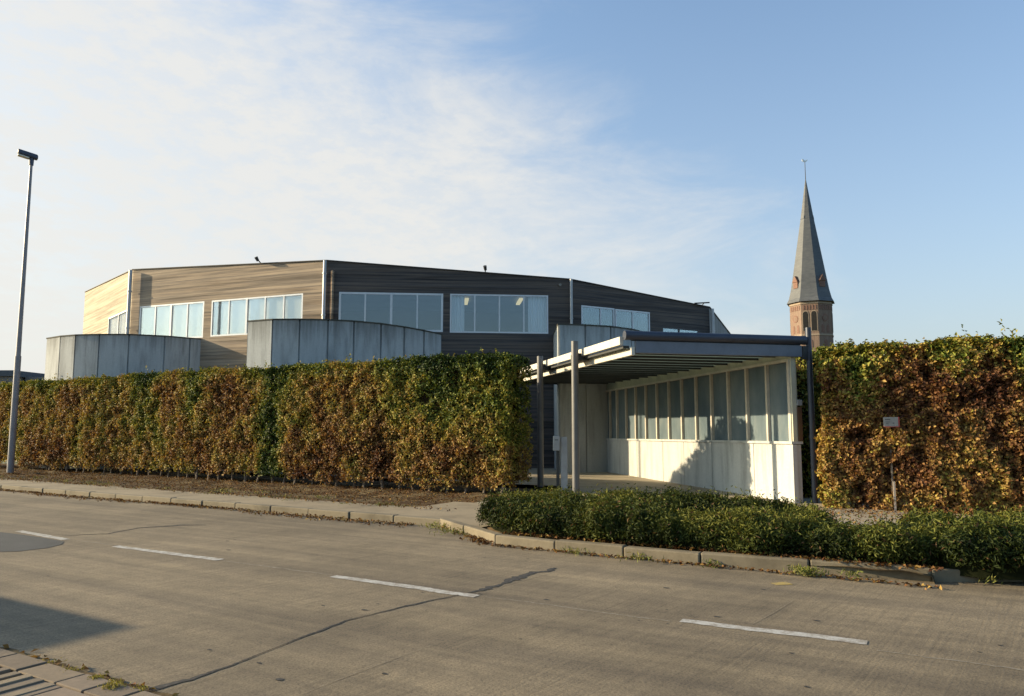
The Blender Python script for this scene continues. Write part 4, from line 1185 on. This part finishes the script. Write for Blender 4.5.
for i in range(8):
    F = face_frame(i, RT)
    for k in range(5):
        pass
    bm = bmesh.new()
    for k in range(5): arch(bm, F, -1.0 + k * 0.44, -0.74 + k * 0.44, -0.1, 0.055, 20.0, 20.72)
    part("corbel_arcade", bm, M_brickred, ch)
    if i % 2 == 0:
        bm = bmesh.new()
        for u in (-0.62, 0.62): arch(bm, F, u - 0.50, u + 0.50, -0.1, 0.05, 16.6, 19.75)
        part("opening_surround", bm, M_stone, ch)
        for u in (-0.62, 0.62):
            bm = bmesh.new(); arch(bm, F, u - 0.40, u + 0.40, -0.1, 0.062, 16.65, 19.65); part("bell_opening", bm, M_void, ch)
    else:
        bm = bmesh.new(); tube(bm, F(0, -0.05, 18.7), F(0, 0.06, 18.7), 0.58, seg=20); tube(bm, F(0, -0.05, 18.7), F(0, 0.055, 18.7), 0.58, seg=20)
        part("round_window", bm, M_brickred, ch)
        bm = bmesh.new(); tube(bm, F(0, -0.05, 18.7), F(0, 0.075, 18.7), 0.40, seg=20); part("round_window", bm, M_brick, ch)
        bm = bmesh.new()
        for u in (-0.5, 0.5): arch(bm, F, u - 0.24, u + 0.24, -0.1, 0.05, 16.4, 17.6)
        part("blind_arch", bm, M_brickred, ch)
    bm = bmesh.new(); arch(bm, F, -0.25, 0.25, -0.1, 0.05, 13.9, 15.2); part("blind_arch", bm, M_brickred, ch)
bm = bmesh.new()
prof = [(3.80, 21.35), (3.45, 22.0), (3.05, 23.6), (2.72, 25.5), (1.00, 35.8), (0.05, 42.1)]
rows = [[bm.verts.new(p) for p in octa(r, z)] for r, z in prof]
for A_, B_ in zip(rows[:-1], rows[1:]):
    for i in range(8): bm.faces.new((A_[i], A_[(i + 1) % 8], B_[(i + 1) % 8], B_[i]))
bm.faces.new(rows[0][::-1]); bm.faces.new(rows[-1])
spire = part("spire", bm, M_slateroof, ch)
bm = bmesh.new()
for p in octa(1.02, 35.3)[::2]: tube(bm, p, p + Vector((0, 0, 0.45)), 0.12, 0.04, 8)
a = octa(1.05, 35.3)
for i in range(8): tube(bm, a[i], a[(i + 1) % 8], 0.07, seg=6)
fixn(bm); o = obj("spire_collar", bm, M_farroof); o.parent = spire
for i in (1, 3, 5, 7):
    F = face_frame(i, 2.75)
    bm = bmesh.new()
    prism(bm, [F(-0.5, 0.35, 0), F(0.5, 0.35, 0), F(0.5, -0.8, 0), F(-0.5, -0.8, 0)], 23.7, 24.7)
    pts = [F(-0.62, 0.45, 24.7), F(0.62, 0.45, 24.7), F(0, 0.45, 25.7)]; pb = [F(-0.62, -0.9, 24.7), F(0.62, -0.9, 24.7), F(0, -0.9, 25.7)]
    fr = [bm.verts.new(p) for p in pts]; bk = [bm.verts.new(p) for p in pb]
    bm.faces.new(fr); bm.faces.new(bk[::-1])
    for q in range(3): bm.faces.new((fr[q], bk[q], bk[(q + 1) % 3], fr[(q + 1) % 3]))
    fixn(bm); o = obj("roof_dormer", bm, M_brickred); o.parent = spire
bm = bmesh.new()
tube(bm, (CX, CY, 41.9), (CX, CY, 45.0), 0.07, 0.05, 8)
part("finial_rod", bm, M_farroof, ch)
bm = bmesh.new()
pts = [(-0.7, 0.0), (-0.2, -0.2), (0.35, -0.15), (0.7, 0.25), (0.55, 0.55), (0.25, 0.2), (-0.1, 0.2), (-0.45, 0.65), (-0.8, 0.5)]
fr = [bm.verts.new((CX + x * 0.6, CY - 0.06, 45.1 + z * 0.6)) for x, z in pts]; bk = [bm.verts.new((CX + x * 0.6, CY + 0.06, 45.1 + z * 0.6)) for x, z in pts]
bm.faces.new(fr); bm.faces.new(bk[::-1])
for q in range(len(pts)): bm.faces.new((fr[q], bk[q], bk[(q + 1) % len(pts)], fr[(q + 1) % len(pts)]))
part("weathercock", bm, M_gold, ch)

# ================================================================== FAR HOUSE, NEAR GARAGE
fh = tag(empty("house", (-50, 74, 0)), "distant low dark roofed house just showing over the hedge beside the lamp", "house")
bm = bmesh.new(); obox(bm, ident, -58, -46.6, 70.3, 80, 0, 6.3); part("wall", bm, M_farwall, fh)
bm = bmesh.new(); obox(bm, ident, -58.3, -46.3, 70, 80.3, 6.303, 6.85); part("roof", bm, M_farroof, fh)
bm = bmesh.new(); obox(bm, ident, -46.297, -42.6, 72, 79, 0, 5.95); obox(bm, ident, -46.29, -42.3, 71.7, 79.3, 5.955, 6.35); part("side_wing", bm, M_farwall, fh)
bm = bmesh.new(); obox(bm, ident, -44.0, -43.4, 74, 74.8, 6.352, 7.0); part("chimney", bm, M_brick, fh)

gr = tag(empty("garage", AB(18, -1.8, 0)), "flat roofed brick garage outside the left edge, seen only by its shadow on the road", "garage")
bm = bmesh.new(); obox(bm, AB, 13.98, 21.5, -4.6, 0.45, 0, 2.38); part("wall", bm, M_brick, gr)
bm = bmesh.new(); obox(bm, AB, 13.73, 21.75, -4.85, 0.70, 2.383, 2.52); part("roof", bm, M_farroof, gr)
bm = bmesh.new(); obox(bm, AB, 16.2, 18.7, 0.453, 0.50, 0.02, 2.1); part("door", bm, M_slate, gr)
